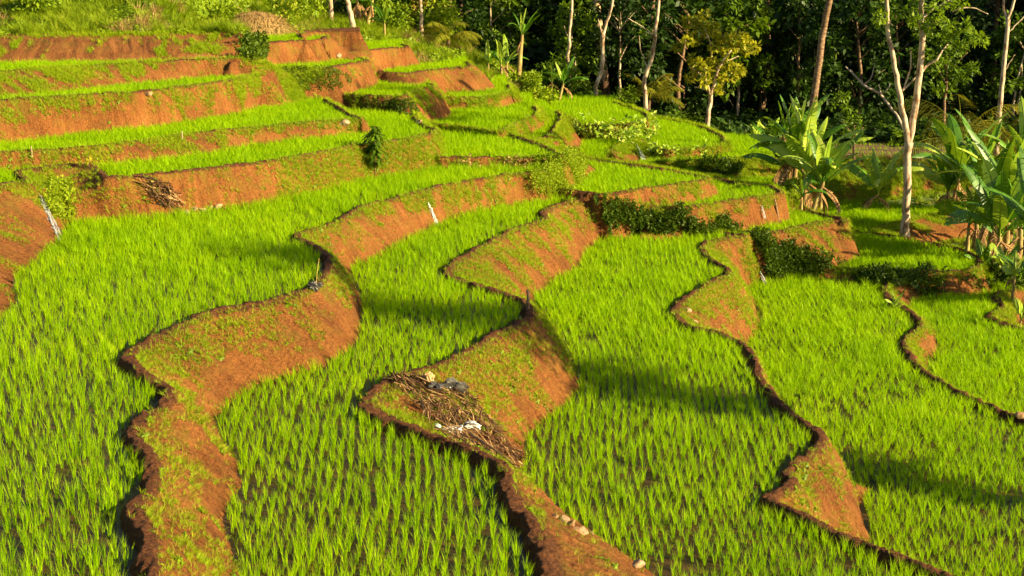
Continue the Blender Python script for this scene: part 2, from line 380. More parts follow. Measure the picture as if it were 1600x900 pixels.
def soil_mat():
    b = NB('terrace_soil')
    geo = b.n('ShaderNodeNewGeometry'); pos = geo.outputs['Position']
    sa = b.n('ShaderNodeAttribute', attribute_name='along').outputs['Fac']; ta = b.n('ShaderNodeAttribute', attribute_name='down').outputs['Fac']
    cv = b.n('ShaderNodeCombineXYZ'); b.l(b.math('MULTIPLY', sa, 7.0), cv.inputs[0]); b.l(b.math('MULTIPLY', ta, 1.6), cv.inputs[1])
    st = b.n('ShaderNodeTexNoise', i_Scale=1.0, i_Detail=5.0, i_Roughness=0.6); b.l(cv.outputs[0], st.inputs['Vector'])
    big = b.n('ShaderNodeTexNoise', i_Scale=0.7, i_Detail=4.0); b.l(pos, big.inputs['Vector'])
    fine = b.n('ShaderNodeTexNoise', i_Scale=14.0, i_Detail=6.0, i_Roughness=0.7); b.l(pos, fine.inputs['Vector'])
    f = b.math('ADD', b.math('MULTIPLY', st.outputs[0], 0.33), b.math('ADD', b.math('MULTIPLY', big.outputs[0], 0.32), b.math('MULTIPLY', fine.outputs[0], 0.50)))
    col = b.ramp(f, [(0.38, (0.038, 0.015, 0.006)), (0.50, (0.16, 0.054, 0.012)), (0.63, (0.29, 0.108, 0.025)), (0.8, (0.38, 0.19, 0.06))])
    # crest of the bund: darker mud
    crest = b.ramp(ta, [(0.0, (1, 1, 1)), (0.06, (1, 1, 1)), (0.12, (0, 0, 0))])
    cc = b.ramp(fine.outputs[0], [(0.35, (0.050, 0.018, 0.008)), (0.65, (0.20, 0.075, 0.024))])
    col = b.mix(crest, col, cc)
    # thin film of moss and seedlings high on the bank
    gn = b.n('ShaderNodeTexNoise', i_Scale=1.5, i_Detail=5.0, i_Roughness=0.65); b.l(pos, gn.inputs['Vector'])
    mo = b.ramp(gn.outputs[0], [(0.47, (0, 0, 0)), (0.60, (1, 1, 1))])
    mh = b.ramp(ta, [(0.05, (0.0, 0.0, 0.0)), (0.12, (0.45, 0.45, 0.45)), (0.5, (0.3, 0.3, 0.3)), (0.9, (0.04, 0.04, 0.04))])
    col = b.mix(b.math('MULTIPLY', mo, mh), col, (0.17, 0.17, 0.010))
    p = b.n('ShaderNodeBsdfPrincipled', i_Roughness=0.88); p.inputs['Specular IOR Level'].default_value = 0.2
    b.l(col, p.inputs['Base Color'])
    bh = b.math('ADD', b.math('MULTIPLY', st.outputs[0], 1.0), b.math('MULTIPLY', fine.outputs[0], 1.5))
    bp = b.n('ShaderNodeBump', i_Strength=1.0, i_Distance=0.085); b.l(bh, bp.inputs['Height']); b.l(bp.outputs[0], p.inputs['Normal'])
    b.l(p.outputs[0], b.out.inputs[0]); return b.m

def rough_ground_mat():
    b = NB('rough_ground')
    geo = b.n('ShaderNodeNewGeometry'); pos = geo.outputs['Position']
    big = b.n('ShaderNodeTexNoise', i_Scale=0.45, i_Detail=6.0, i_Roughness=0.65); b.l(pos, big.inputs['Vector'])
    col = b.ramp(big.outputs[0], [(0.35, (0.05, 0.085, 0.006)), (0.5, (0.09, 0.13, 0.010)), (0.62, (0.15, 0.14, 0.015)), (0.75, (0.17, 0.09, 0.025))])
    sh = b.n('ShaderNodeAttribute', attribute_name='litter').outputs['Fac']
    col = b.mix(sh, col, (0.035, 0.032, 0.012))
    tl = b.n('ShaderNodeAttribute', attribute_name='tilled').outputs['Fac']; col = b.mix(tl, col, (0.11, 0.055, 0.022))
    p = b.n('ShaderNodeBsdfPrincipled', i_Roughness=0.95); b.l(col, p.inputs['Base Color'])
    bp = b.n('ShaderNodeBump', i_Strength=0.8, i_Distance=0.2); b.l(big.outputs[0], bp.inputs['Height']); b.l(bp.outputs[0], p.inputs['Normal'])
    b.l(p.outputs[0], b.out.inputs[0]); return b.m

def water_mat():
    b = NB('paddy_water')
    geo = b.n('ShaderNodeNewGeometry'); pos = geo.outputs['Position']
    n1 = b.n('ShaderNodeTexNoise', i_Scale=2.2, i_Detail=5.0); b.l(pos, n1.inputs['Vector'])
    col = b.ramp(n1.outputs[0], [(0.35, (0.026, 0.018, 0.004)), (0.6, (0.080, 0.045, 0.012))])
    n2 = b.n('ShaderNodeTexNoise', i_Scale=9.0, i_Detail=2.0); b.l(pos, n2.inputs['Vector'])
    p = b.n('ShaderNodeBsdfPrincipled', i_Roughness=0.38, i_IOR=1.33); p.inputs['Specular IOR Level'].default_value = 0.22; b.l(col, p.inputs['Base Color'])
    bp = b.n('ShaderNodeBump', i_Strength=0.15, i_Distance=0.02); b.l(n2.outputs[0], bp.inputs['Height']); b.l(bp.outputs[0], p.inputs['Normal'])
    b.l(p.outputs[0], b.out.inputs[0]); return b.m

def simple_mat(name, c1, c2, scale=8.0, rough=0.8, stretch=(1, 1, 1), spec=0.3, bump=0.4, dist=0.02, lo=0.38, hi=0.62):
    b = NB(name)
    tc = b.n('ShaderNodeTexCoord'); mp = b.n('ShaderNodeMapping'); mp.inputs['Scale'].default_value = stretch
    b.l(tc.outputs['Object'], mp.inputs[0])
    nz = b.n('ShaderNodeTexNoise', i_Scale=scale, i_Detail=6.0, i_Roughness=0.65); b.l(mp.outputs[0], nz.inputs['Vector'])
    col = b.ramp(nz.outputs[0], [(lo, c1), (hi, c2)])
    p = b.n('ShaderNodeBsdfPrincipled', i_Roughness=rough); p.inputs['Specular IOR Level'].default_value = spec
    b.l(col, p.inputs['Base Color'])
    bp = b.n('ShaderNodeBump', i_Strength=bump, i_Distance=dist); b.l(nz.outputs[0], bp.inputs['Height']); b.l(bp.outputs[0], p.inputs['Normal'])
    b.l(p.outputs[0], b.out.inputs[0]); return b.m

M = {}
M['soil'] = soil_mat(); M['rough'] = rough_ground_mat(); M['water'] = water_mat()
M['rice'] = foliage_mat('rice_leaf', (0.13, 0.31, 0.001), (0.40, 0.62, 0.001), (0.62, 0.66, 0.004), trans=0.5, rough=0.55, spec=0.12)
M['weed'] = foliage_mat('bank_grass_leaf', (0.15, 0.27, 0.003), (0.36, 0.48, 0.004), (0.58, 0.42, 0.02), trans=0.4, rough=0.6)
M['bush'] = foliage_mat('bush_leaf', (0.022, 0.055, 0.004), (0.095, 0.16, 0.006), (0.24, 0.24, 0.012), trans=0.25)
M['bark_white'] = simple_mat('pale_bark', (0.17, 0.085, 0.04), (0.54, 0.43, 0.30), 3.2, 0.85, (1.4, 1.4, 0.6), lo=0.38, hi=0.56)
M['bark_brown'] = simple_mat('brown_bark', (0.10, 0.055, 0.03), (0.30, 0.19, 0.11), 5.0, 0.9, (1, 1, 2.5))

# ------------------------------------------------------------------ ground meshes
own_q = GO[QUADS]                                    # owner of each corner
tq = GT[QUADS]
vx = VERTS[QUADS].mean(1)
qown = np.array(own_q.max(1))
is_bank = (tq.max(1) > 0)
yq = vx[:, 1]
def tilled(x, y): return sstep(15.5, 17, x) * sstep(27, 25.5, x) * sstep(76, 77, y) * sstep(88, 87, y)
def sub_mesh(name, mask, mat, attrs_on=True, **kw):
    q = QUADS[mask]; used = np.unique(q); remap = np.full(len(VERTS), -1, np.int64); remap[used] = np.arange(len(used))
    at = {'along': ('FLOAT', GS[used]), 'down': ('FLOAT', GT[used])}
    if not attrs_on:
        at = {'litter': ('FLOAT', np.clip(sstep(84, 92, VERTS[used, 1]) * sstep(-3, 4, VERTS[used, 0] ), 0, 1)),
              'tilled': ('FLOAT', tilled(VERTS[used, 0], VERTS[used, 1]))}
    o = np_mesh(name, VERTS[used], remap[q], True, at, mat)
    return o
o = sub_mesh('ground', qown < 0, M['rough'], False); tag(o, 'rough grassy hillside and valley floor round the terraces', kind='structure')
for k, t in enumerate(T):
    m = qown == k
    if not m.any(): continue
    o = sub_mesh('terrace_earth', m, M['soil']); tag(o, kind='structure')
    t['earth'] = o
# wide land beyond the modelled part
bm = bmesh.new()
N = 48
ring = [bm.verts.new((1800 * math.cos(a), 1800 * math.sin(a), -3.2)) for a in np.linspace(0, 2 * math.pi, N, endpoint=False)]
bm.faces.new(ring); me = bpy.data.meshes.new('land'); bm.to_mesh(me); bm.free(); me.materials.append(M['rough'])
o = bpy.data.objects.new('land', me); COL.objects.link(o); tag(o, kind='structure')

for k, t in enumerate(T):
    if not t['rice']: continue
    pts = t['poly']; bm = bmesh.new()
    f = bm.faces.new([bm.verts.new((a[0], a[1], t['z'] - 0.02)) for a in pts])
    bmesh.ops.triangulate(bm, faces=[f]); me = bpy.data.meshes.new('paddy_water'); bm.to_mesh(me); bm.free()
    for pl in me.polygons:
        if pl.normal.z < 0: pl.flip()
    me.materials.append(M['water']); o = bpy.data.objects.new('paddy_water', me); COL.objects.link(o); tag(o, kind='structure')

# ------------------------------------------------------------------ blades and instancing
rng = np.random.default_rng(7)
def blade_clump(name, n, h, spread, width, mat, lean=0.35, droop=0.3, seg=3, base_r=0.02, seed=0):
    """a tuft of curved, tapering blades; returned unlinked, for instancing"""
    rg = np.random.default_rng(seed); V = []; F = []; L = []
    for i in range(n):
        a = rg.uniform(0, 2 * math.pi); r0 = base_r * math.sqrt(rg.uniform()); hh = h * rg.uniform(0.55, 1.08)
        x0, y0 = r0 * math.cos(a + 1), r0 * math.sin(a + 1); ln = rg.uniform(0.15, 1) * lean; dr = rg.uniform(0.3, 1) * droop
        da, db = math.cos(a), math.sin(a); wv = (-db, da); tw = rg.uniform(-0.8, 0.8); c = rg.uniform()
        w0 = width * rg.uniform(0.7, 1.2); st = len(V)
        for j in range(seg + 1):
            u = j / seg; out = ln * hh * (0.45 * u + 0.55 * u * u) + spread * 0.0
            z = hh * (u - dr * u ** 3 * 0.6)
            out += dr * hh * 0.5 * u ** 3
            ww = w0 * (1 - u ** 1.8) * (0.6 + 0.4 * min(1, u * 4)) + 0.0004
            ct, sn = math.cos(tw * u), math.sin(tw * u)
            wx, wy = wv[0] * ct - wv[1] * sn, wv[0] * sn + wv[1] * ct
            cx, cy = x0 + da * out, y0 + db * out
            V.append((cx - wx * ww / 2, cy - wy * ww / 2, z)); V.append((cx + wx * ww / 2, cy + wy * ww / 2, z)); L += [c, c]
        for j in range(seg):
            p = st + 2 * j; F.append((p, p + 1, p + 3, p + 2))
    me = bpy.data.meshes.new(name); me.from_pydata(V, [], F); me.materials.append(mat)
    at = me.attributes.new('lv', 'FLOAT', 'POINT'); at.data.foreach_set('value', np.array(L, np.float32))
    me.polygons.foreach_set('use_smooth', np.ones(len(F), bool)); me.update()
    return bpy.data.objects.new(name, me)
def leafy_clump(name, n, r, size, mat, flat=0.6, seed=0, elong=1.6, fold=0.25):
    """a spray of small leaves filling a rough ball, unlinked"""
    rg = np.random.default_rng(seed); V = []; F = []; L = []
    for i in range(n):
        d = rg.normal(size=3); d /= np.linalg.norm(d); rr = r * rg.uniform(0.25, 1) ** 0.6
        c = d * rr; c[2] = c[2] * flat
        nrm = d * 0.8 + rg.normal(size=3) * 0.5 + np.array([0, 0, 0.6]); nrm /= np.linalg.norm(nrm)
        t = np.cross(nrm, rg.normal(size=3)); t /= np.linalg.norm(t); bt = np.cross(nrm, t)
        s = size * rg.uniform(0.6, 1.3); st = len(V); lv = rg.uniform()
        V += [tuple(c - t * s * elong / 2), tuple(c + bt * s / 2 - nrm * s * fold * .5), tuple(c + t * s * elong / 2 - nrm * s * fold), tuple(c - bt * s / 2 - nrm * s * fold * .5)]
        F.append((st, st + 1, st + 2, st + 3)); L += [lv] * 4
    me = bpy.data.meshes.new(name); me.from_pydata(V, [], F); me.materials.append(mat)
    at = me.attributes.new('lv', 'FLOAT', 'POINT'); at.data.foreach_set('value', np.array(L, np.float32)); me.update()
    return bpy.data.objects.new(name, me)

def scatter_tree(protos):
    g = bpy.data.node_groups.new('scatter', 'GeometryNodeTree')
    g.interface.new_socket('Geometry', in_out='INPUT', socket_type='NodeSocketGeometry')
    g.interface.new_socket('Geometry', in_out='OUTPUT', socket_type='NodeSocketGeometry')
    gi = g.nodes.new('NodeGroupInput'); go = g.nodes.new('NodeGroupOutput')
    j = g.nodes.new('GeometryNodeJoinGeometry')
    for pr in reversed(protos):
        oi = g.nodes.new('GeometryNodeObjectInfo'); oi.inputs['Object'].default_value = pr; oi.inputs['As Instance'].default_value = True
        g.links.new(oi.outputs['Geometry'], j.inputs[0])
    ip = g.nodes.new('GeometryNodeInstanceOnPoints'); ip.inputs['Pick Instance'].default_value = True
    def att(n, ty):
        a = g.nodes.new('GeometryNodeInputNamedAttribute'); a.data_type = ty; a.inputs[0].default_value = n; return a.outputs[0]
    g.links.new(gi.outputs[0], ip.inputs['Points']); g.links.new(j.outputs[0], ip.inputs['Instance'])
    g.links.new(att('pick', 'INT'), ip.inputs['Instance Index'])
    e2r = g.nodes.new('FunctionNodeEulerToRotation'); g.links.new(att('rot', 'FLOAT_VECTOR'), e2r.inputs[0])
    g.links.new(e2r.outputs[0], ip.inputs['Rotation']); g.links.new(att('scl', 'FLOAT_VECTOR'), ip.inputs['Scale'])
    g.links.new(ip.outputs[0], go.inputs[0]); return g
def scatter(name, pts, rot, scl, pick, protos, label=None, kind='stuff', parent=None):
    me = bpy.data.meshes.new(name); n = len(pts); me.vertices.add(n); me.vertices.foreach_set('co', np.asarray(pts, np.float32).ravel())
    a = me.attributes.new('rot', 'FLOAT_VECTOR', 'POINT'); a.data.foreach_set('vector', np.asarray(rot, np.float32).ravel())
    a = me.attributes.new('scl', 'FLOAT_VECTOR', 'POINT'); a.data.foreach_set('vector', np.asarray(scl, np.float32).ravel())
    a = me.attributes.new('pick', 'INT', 'POINT'); a.data.foreach_set('value', np.asarray(pick, np.int32))
    o = bpy.data.objects.new(name, me); COL.objects.link(o)
    if parent: o.parent = parent
    md = o.modifiers.new('scatter', 'NODES'); md.node_group = scatter_tree(protos)
    tag(o, label, kind=kind); return o

def in_view(x, y, m=0.03):
    return np.abs(x) < (0.3636 + m) * (y * CP + 2.0) + 0.3
RICE = [blade_clump('rice_clump', [17, 20, 12, 18, 9, 22][i], [0.39, 0.43, 0.34, 0.40, 0.30, 0.42][i], 0, 0.0075, M['rice'], [0.30, 0.26, 0.42, 0.30, 0.50, 0.34][i], 0.24, 3, 0.022, seed=i) for i in range(6)]
RICE_FAR = [blade_clump('rice_clump_far', 14, 0.33, 0, 0.012, M['rice'], 0.42, 0.22, 2, 0.04, seed=20 + i) for i in range(4)]
def ricefield(k, t):
    lo, hi = t['bb']; D0 = max(14.0, lo[1])
    step = 0.170
    y0 = max(lo[1], 16); y1 = min(hi[1], 100)
    gx, gy = np.meshgrid(np.arange(max(lo[0], -45), min(hi[0], 45), step), np.arange(y0, y1, step * 1.0))
    a = R(8 + 17 * (k % 3)); gx = gx.ravel(); gy = gy.ravel()
    # rows run gently curved
    gx = gx + 0.25 * np.sin(gy * 0.35 + k) + rng.normal(0, 0.026, gx.shape); gy = gy + rng.normal(0, 0.050, gy.shape)
    m = in_view(gx, gy); gx, gy = gx[m], gy[m]
    if not len(gx): return None
    m = inside(gx, gy, t['poly']); gx, gy = gx[m], gy[m]
    H, own, tt, ss, di = ground(gx, gy)
    m = (own == k) & (tt == 0) & (di > 0.30)
    gap = fbm(gx * 0.9, gy * 0.9, 200 + k)
    m &= rng.uniform(size=gx.shape) < np.where(gap > 0.3, 0.96, 0.55)
    gx, gy = gx[m], gy[m]; n = len(gx)
    z = np.full(n, t['z'] - 0.03)
    v = 0.78 + 0.35 * fbm(gx * 0.5, gy * 0.5, 300 + k)
    sc = v * rng.uniform(0.68, 1.18, n)
    wide = 1.0 + 0.65 * sstep(24, 42, gy)
    scl = np.stack([wide * sc * rng.uniform(0.85, 1.15, n), wide * sc * rng.uniform(0.85, 1.15, n), sc * (1 + 0.08 * (wide - 1))], -1)
    rot = np.stack([rng.normal(0, 0.07, n), rng.normal(0, 0.07, n), rng.uniform(0, 6.28, n)], -1)
    return np.stack([gx, gy, z], -1), rot, scl
near, far = [], []
RICE_BY = {}
for k, t in enumerate(T):
    if not t['rice'] or t['name'] == 'AB': continue
    r = ricefield(k, t)
    if r is None or not len(r[0]): continue
    isn = t['name'] in 'ABCDEF' and len(t['name']) == 1
    p = rng.integers(0, 6 if isn else 4, len(r[0]))
    o = scatter('rice_plants', r[0], r[1], r[2], p, RICE if isn else RICE_FAR)
    t['rice_obj'] = o; t['count'] = len(r[0])
print('rice hills', {t['name']: t.get('count') for t in T})

# ------------------------------------------------------------------ leaf and blade materials for the wild growth
M['hillgrass'] = foliage_mat('hill_grass_leaf', (0.11, 0.21, 0.006), (0.32, 0.42, 0.010), (0.52, 0.42, 0.05), trans=0.4, rough=0.6)
M['straw'] = foliage_mat('dry_straw', (0.24, 0.13, 0.05), (0.50, 0.34, 0.13), (0.60, 0.48, 0.24), trans=0.2, rough=0.8)
M['herb'] = foliage_mat('herb_leaf', (0.08, 0.17, 0.006), (0.26, 0.36, 0.010), (0.46, 0.44, 0.03), trans=0.35)
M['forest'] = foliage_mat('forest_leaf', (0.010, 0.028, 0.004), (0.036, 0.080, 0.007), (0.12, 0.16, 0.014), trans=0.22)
M['forest_lit'] = foliage_mat('sunlit_forest_leaf', (0.030, 0.080, 0.005), (0.16, 0.26, 0.008), (0.38, 0.36, 0.015), trans=0.3)  # brighter copy of the forest leaf, sunlight put into the colour

# ------------------------------------------------------------------ grass on the banks
TUFT = [blade_clump('bank_tuft', 9, 0.17, 0, 0.009, M['weed'], 0.9, 0.5, 2, 0.05, seed=40 + i) for i in range(6)]
LEAFT = [leafy_clump('bank_herb', 16, 0.10, 0.045, M['herb'], 0.45, seed=50 + i) for i in range(3)]
qa = VERTS[QUADS]
def quad_area():
    d1 = qa[:, 2] - qa[:, 0]; d2 = qa[:, 3] - qa[:, 1]
    return 0.5 * np.linalg.norm(np.cross(d1, d2), axis=1)
QAREA = quad_area(); _d1 = qa[:, 2] - qa[:, 0]; _d2 = qa[:, 3] - qa[:, 1]; QN = np.cross(_d1, _d2); QN /= np.linalg.norm(QN, axis=1)[:, None] + 1e-9
def sample(mask, density):
    """random points on the chosen quads; density per square metre (number or array)"""
    idx = np.nonzero(mask)[0]; d = density if np.isscalar(density) else density[idx]
    lam = QAREA[idx] * d; n = rng.poisson(lam); rep = np.repeat(idx, n)
    a, b = rng.uniform(size=(2, len(rep), 1)); q = qa[rep]
    p = (q[:, 0] * (1 - a) + q[:, 1] * a) * (1 - b) + (q[:, 3] * (1 - a) + q[:, 2] * a) * b
    return p, QN[rep], rep
def tilt_rot(nrm, k=0.6):
    hx, hy = nrm[:, 0], nrm[:, 1]; h = np.hypot(hx, hy); th = np.arctan2(h, nrm[:, 2]) * k
    return np.stack([th + rng.normal(0, 0.12, len(h)), rng.normal(0, 0.12, len(h)), np.arctan2(hx, -hy)], -1)
vis_q = in_view(vx[:, 0], vx[:, 1], 0.05)
tmean = tq.mean(1)
GRASSY = {'A': .58, 'B': .58, 'C': .70, 'D': .6, 'E': .6, 'F': .5, 'L1': .66, 'L2': .62, 'L3': .52, 'L4': .46, 'L5': .22, 'I': .15, 'N': .05, 'O': .05, 'P': .12, 'Q': .5,
          'K': .3, 'M': .6, 'R': .5, 'G': .55, 'W': .45, 'X': .4, 'Y': .4, 'Z': .5, 'AA': .45, 'AB': .9, 'V': .85, 'S': .6, 'T': .5, 'XB': .7}
gk = np.zeros(len(QUADS))
for k, t in enumerate(T): gk[qown == k] = GRASSY[t['name']]
bankm = (qown >= 0) & (tmean > 0.015) & vis_q & (vx[:, 1] < 95)
X_, Y_ = vx[:, 0], vx[:, 1]
patch = 0.30 * fbm(X_ * 0.8, Y_ * 0.8, 401, 4) + 0.30 * fbm(GS[QUADS[:, 0]] * 0.7, tmean * 1.2, 402, 3) + 0.40 * fbm(GS[QUADS[:, 0]] * 3.2, tmean * 2.5, 403, 3)
thr = 0.60 - 0.27 * gk + 0.20 * sstep(0.35, 1.0, tmean) * (1 - 0.6 * gk)
dens = sstep(-0.05, 0.12, patch - thr)
# a fringe of seedlings just under the crest and along the foot
dens = np.maximum(dens, 0.5 * sstep(0.25, 0.08, tmean) * sstep(0.42, 0.5, fbm(X_ * 1.5, Y_ * 1.5, 405)))
PXq, PYq = project(vx[:, 0], vx[:, 1], vx[:, 2])
dens = np.where((PXq > 850) & (PXq < 1020) & (PYq > 795), dens * 0.12, dens)
isL1 = qown == [t['name'] for t in T].index('L1')
dens = np.where(isL1 & (PXq < 432) & (PXq > 90), dens * 0.30, dens); dens = np.where(isL1 & (PXq > 440), np.maximum(dens, 0.75 * sstep(0.3, 0.42, patch)), dens)
gk2 = gk.copy(); gk2[(qown == [t['name'] for t in T].index('L3')) & (PXq > 505)] = 0.0
dens = dens * np.where(gk2 < 0.16, 0.12, 1.0)
dens = np.where(tmean < 0.04, 0.16 * sstep(0.52, 0.62, fbm(X_ * 1.3, Y_ * 1.3, 407)), dens)
near_f = np.clip(Y_ / 42.0, 0.5, 1.15)
p, nr, rep = sample(bankm, dens * 290 * near_f)
sc = rng.uniform(0.5, 1.15, len(p)) * np.clip(Y_[rep] / 50, 0.8, 1.5)
o = scatter('bank_grass', p, tilt_rot(nr), np.stack([sc, sc, sc], -1), rng.integers(0, 6, len(p)), TUFT, 'short yellow green grass growing in patches on the mud banks')
n1 = len(p)
p, nr, rep = sample(bankm, dens * 14 * near_f)
sc = rng.uniform(0.5, 1.3, len(p))
scatter('bank_weeds', p, tilt_rot(nr), np.stack([sc, sc, sc], -1), rng.integers(0, 3, len(p)), LEAFT, 'small leafy weeds dotted over the mud banks')
print('bank tufts', n1, len(p))

# ------------------------------------------------------------------ grass and weeds on the rough hillside
HT = [blade_clump('hill_tuft', 34, 0.55, 0, 0.022, M['hillgrass'], 0.8, 0.5, 3, 0.16, seed=60 + i) for i in range(5)] + \
     [leafy_clump('hill_herb', 90, 0.38, 0.10, M['herb'], 0.75, seed=70 + i) for i in range(3)] + \
     [blade_clump('straw_tuft', 30, 0.5, 0, 0.02, M['straw'], 1.1, 0.7, 3, 0.18, seed=80)]
hm = ((qown < 0) | (qown == [i for i, t in enumerate(T) if t['name'] == 'AB'][0]) | (qown == [i for i, t in enumerate(T) if t['name'] == 'XB'][0])) & vis_q & (Y_ < 93) & (Y_ > 45) & ~((X_ > 3.5) & (Y_ > 84))
hm |= np.isin(qown, [i for i, t in enumerate(T) if t['name'] in ('L5',)]) & (tmean < 0.05) & vis_q & (fbm(X_, Y_, 3) > 0.4)
hm &= tilled(X_, Y_) < 0.5
kind = fbm(X_ * 0.5, Y_ * 0.5, 500, 3)
p, nr, rep = sample(hm, np.where(X_ < -3, 12.0, 8.0))
kk = kind[rep] + rng.normal(0, 0.06, len(p))
pick = np.where(kk > 0.56, rng.integers(5, 8, len(p)), rng.integers(0, 5, len(p)))
pick = np.where((fbm(p[:, 0] * 0.35, p[:, 1] * 0.35, 510) > 0.64) & (rng.uniform(size=len(p)) < 0.5), 8, pick)
sc = rng.uniform(0.6, 1.3, len(p)) * (0.7 + 0.8 * fbm(p[:, 0] * 0.4, p[:, 1] * 0.4, 520))
sc = np.where(p[:, 0] > 6, sc * 0.55, sc)
scatter('hillside_grass', p, tilt_rot(nr, 0.3), np.stack([sc, sc, sc], -1), pick, HT, 'tall rough grass and weeds on the hillside above the terraces')
print('hill tufts', len(p))

# ------------------------------------------------------------------ undergrowth below the trees
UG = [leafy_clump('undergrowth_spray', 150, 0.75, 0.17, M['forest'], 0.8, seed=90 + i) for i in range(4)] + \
     [leafy_clump('undergrowth_sunlit_spray', 120, 0.65, 0.16, M['forest_lit'], 0.8, seed=95 + i) for i in range(3)]
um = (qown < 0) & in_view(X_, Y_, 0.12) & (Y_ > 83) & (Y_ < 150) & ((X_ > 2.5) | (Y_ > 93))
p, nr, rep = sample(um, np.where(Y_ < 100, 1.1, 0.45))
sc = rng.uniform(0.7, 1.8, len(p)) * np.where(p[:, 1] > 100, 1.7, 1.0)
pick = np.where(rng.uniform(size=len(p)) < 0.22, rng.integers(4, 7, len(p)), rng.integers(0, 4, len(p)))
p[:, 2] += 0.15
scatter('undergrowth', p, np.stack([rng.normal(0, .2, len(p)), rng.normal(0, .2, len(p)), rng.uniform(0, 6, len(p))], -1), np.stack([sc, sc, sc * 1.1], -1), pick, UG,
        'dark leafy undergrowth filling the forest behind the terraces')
print('undergrowth', len(p))

# young crop in thin rows on the tilled brown flat beyond the terraces
ry = np.concatenate([np.full(90, y_) for y_ in (77.5, 79.3, 81.1, 82.9, 84.7, 86.4)]); rx_ = np.tile(np.linspace(16, 26.5, 90), 6) + rng.normal(0, 0.05, 540)
rz_ = ground(rx_, ry)[0]; sc = rng.uniform(0.6, 1.0, 540)
scatter('crop_rows', np.stack([rx_, ry, rz_], -1), np.stack([sc * 0, sc * 0, rng.uniform(0, 6, 540)], -1), np.stack([sc, sc, sc * .8], -1), rng.integers(0, 4, 540), RICE_FAR, 'thin rows of young crop on the brown flat below the forest')

# ------------------------------------------------------------------ plants: builders
class MB:
    """collects faces of one part"""
    def __init__(s): s.V = []; s.F = []; s.L = []
    def tube(s, pts, radii, seg=7, cap=True):
        pts = [Vector(p) for p in pts]; st = len(s.V); prev = None
        for i, p in enumerate(pts):
            d = (pts[min(i + 1, len(pts) - 1)] - pts[max(i - 1, 0)]).normalized()
            a = d.cross(Vector((0.3, 0.9, 0.1))).normalized() if prev is None else (prev - d * prev.dot(d)).normalized()
            prev = a; b = d.cross(a)
            for j in range(seg):
                t = 2 * math.pi * j / seg
                s.V.append(tuple(p + (a * math.cos(t) + b * math.sin(t)) * radii[i])); s.L.append(0.5)
        for i in range(len(pts) - 1):
            for j in range(seg):
                q = st + i * seg; s.F.append((q + j, q + (j + 1) % seg, q + seg + (j + 1) % seg, q + seg + j))
        if cap:
            q = st + (len(pts) - 1) * seg; s.F.append(tuple(range(q, q + seg))); s.F.append(tuple(reversed(range(st, st + seg))))
        return s
    def leaf(s, c, d, up, ln, wd, lv, droop=0.3):
        """one pointed leaf from c along d"""
        side = d.cross(up); side = side.normalized() if side.length > 1e-4 else Vector((1, 0, 0)); n = side.cross(d).normalized()
        st = len(s.V); m = c + d * ln * 0.45 + n * ln * 0.02; e = c + d * ln - n * ln * droop
        s.V += [tuple(c), tuple(m + side * wd / 2 - n * wd * .15), tuple(e), tuple(m - side * wd / 2 - n * wd * .15)]
        s.F.append((st, st + 1, st + 2, st + 3)); s.L += [lv] * 4
    def ball(s, rg, c, r, n, size, flat=0.75, elong=1.7):
        c = Vector(c)
        for i in range(n):
            d = Vector(rg.normal(size=3)).normalized(); k = rg.uniform(0.2, 1) ** 0.5
            p = c + Vector((d.x * r * k, d.y * r * k, d.z * r * k * flat))
            dd = (d * 0.7 + Vector(rg.normal(size=3)) * 0.6 + Vector((0, 0, -0.1))).normalized()
            up = (Vector((0, 0, 1)) + Vector(rg.normal(size=3)) * 0.45).normalized()
            z = size * rg.uniform(0.6, 1.3); s.leaf(p, dd, up, z * elong, z, rg.uniform(), rg.uniform(0, 0.4))
    def build(s, name, mat, parent=None, smooth=True):
        me = bpy.data.meshes.new(name); me.from_pydata(s.V, [], s.F); me.materials.append(mat)
        a = me.attributes.new('lv', 'FLOAT', 'POINT'); a.data.foreach_set('value', np.array(s.L, np.float32))
        me.polygons.foreach_set('use_smooth', np.full(len(s.F), smooth)); me.update()
        o = bpy.data.objects.new(name, me); COL.objects.link(o)
        if parent: o.parent = parent
        return o

def pathpts(px, Y, origin):
    """trunk path given as (px, py, width px) at distance Y, relative to origin; gently wandering in depth too"""
    out, rad = [], []
    for i, (a, b, wd) in enumerate(px):
        v = PD(a, b, Y); v.y += 0.25 * math.sin(i * 1.7 + a) * min(i, 1); out.append(v - origin); rad.append(wd * Y / FPX / 2)
    return out, rad
def dense(pts, rad, k=4, wob=0.0, rg=None):
    o, r = [], []
    for i in range(len(pts) - 1):
        p0, p1, p2, p3 = pts[max(i - 1, 0)], pts[i], pts[i + 1], pts[min(i + 2, len(pts) - 1)]
        for j in range(k):
            u = j / k
            q = 0.5 * ((2 * p1) + (-p0 + p2) * u + (2 * p0 - 5 * p1 + 4 * p2 - p3) * u * u + (-p0 + 3 * p1 - 3 * p2 + p3) * u ** 3)
            if rg is not None and (i or j): q = q + Vector(rg.normal(size=3)) * wob
            o.append(q); r.append(rad[i] * (1 - u) + rad[i + 1] * u)
    o.append(pts[-1]); r.append(rad[-1]); return o, r
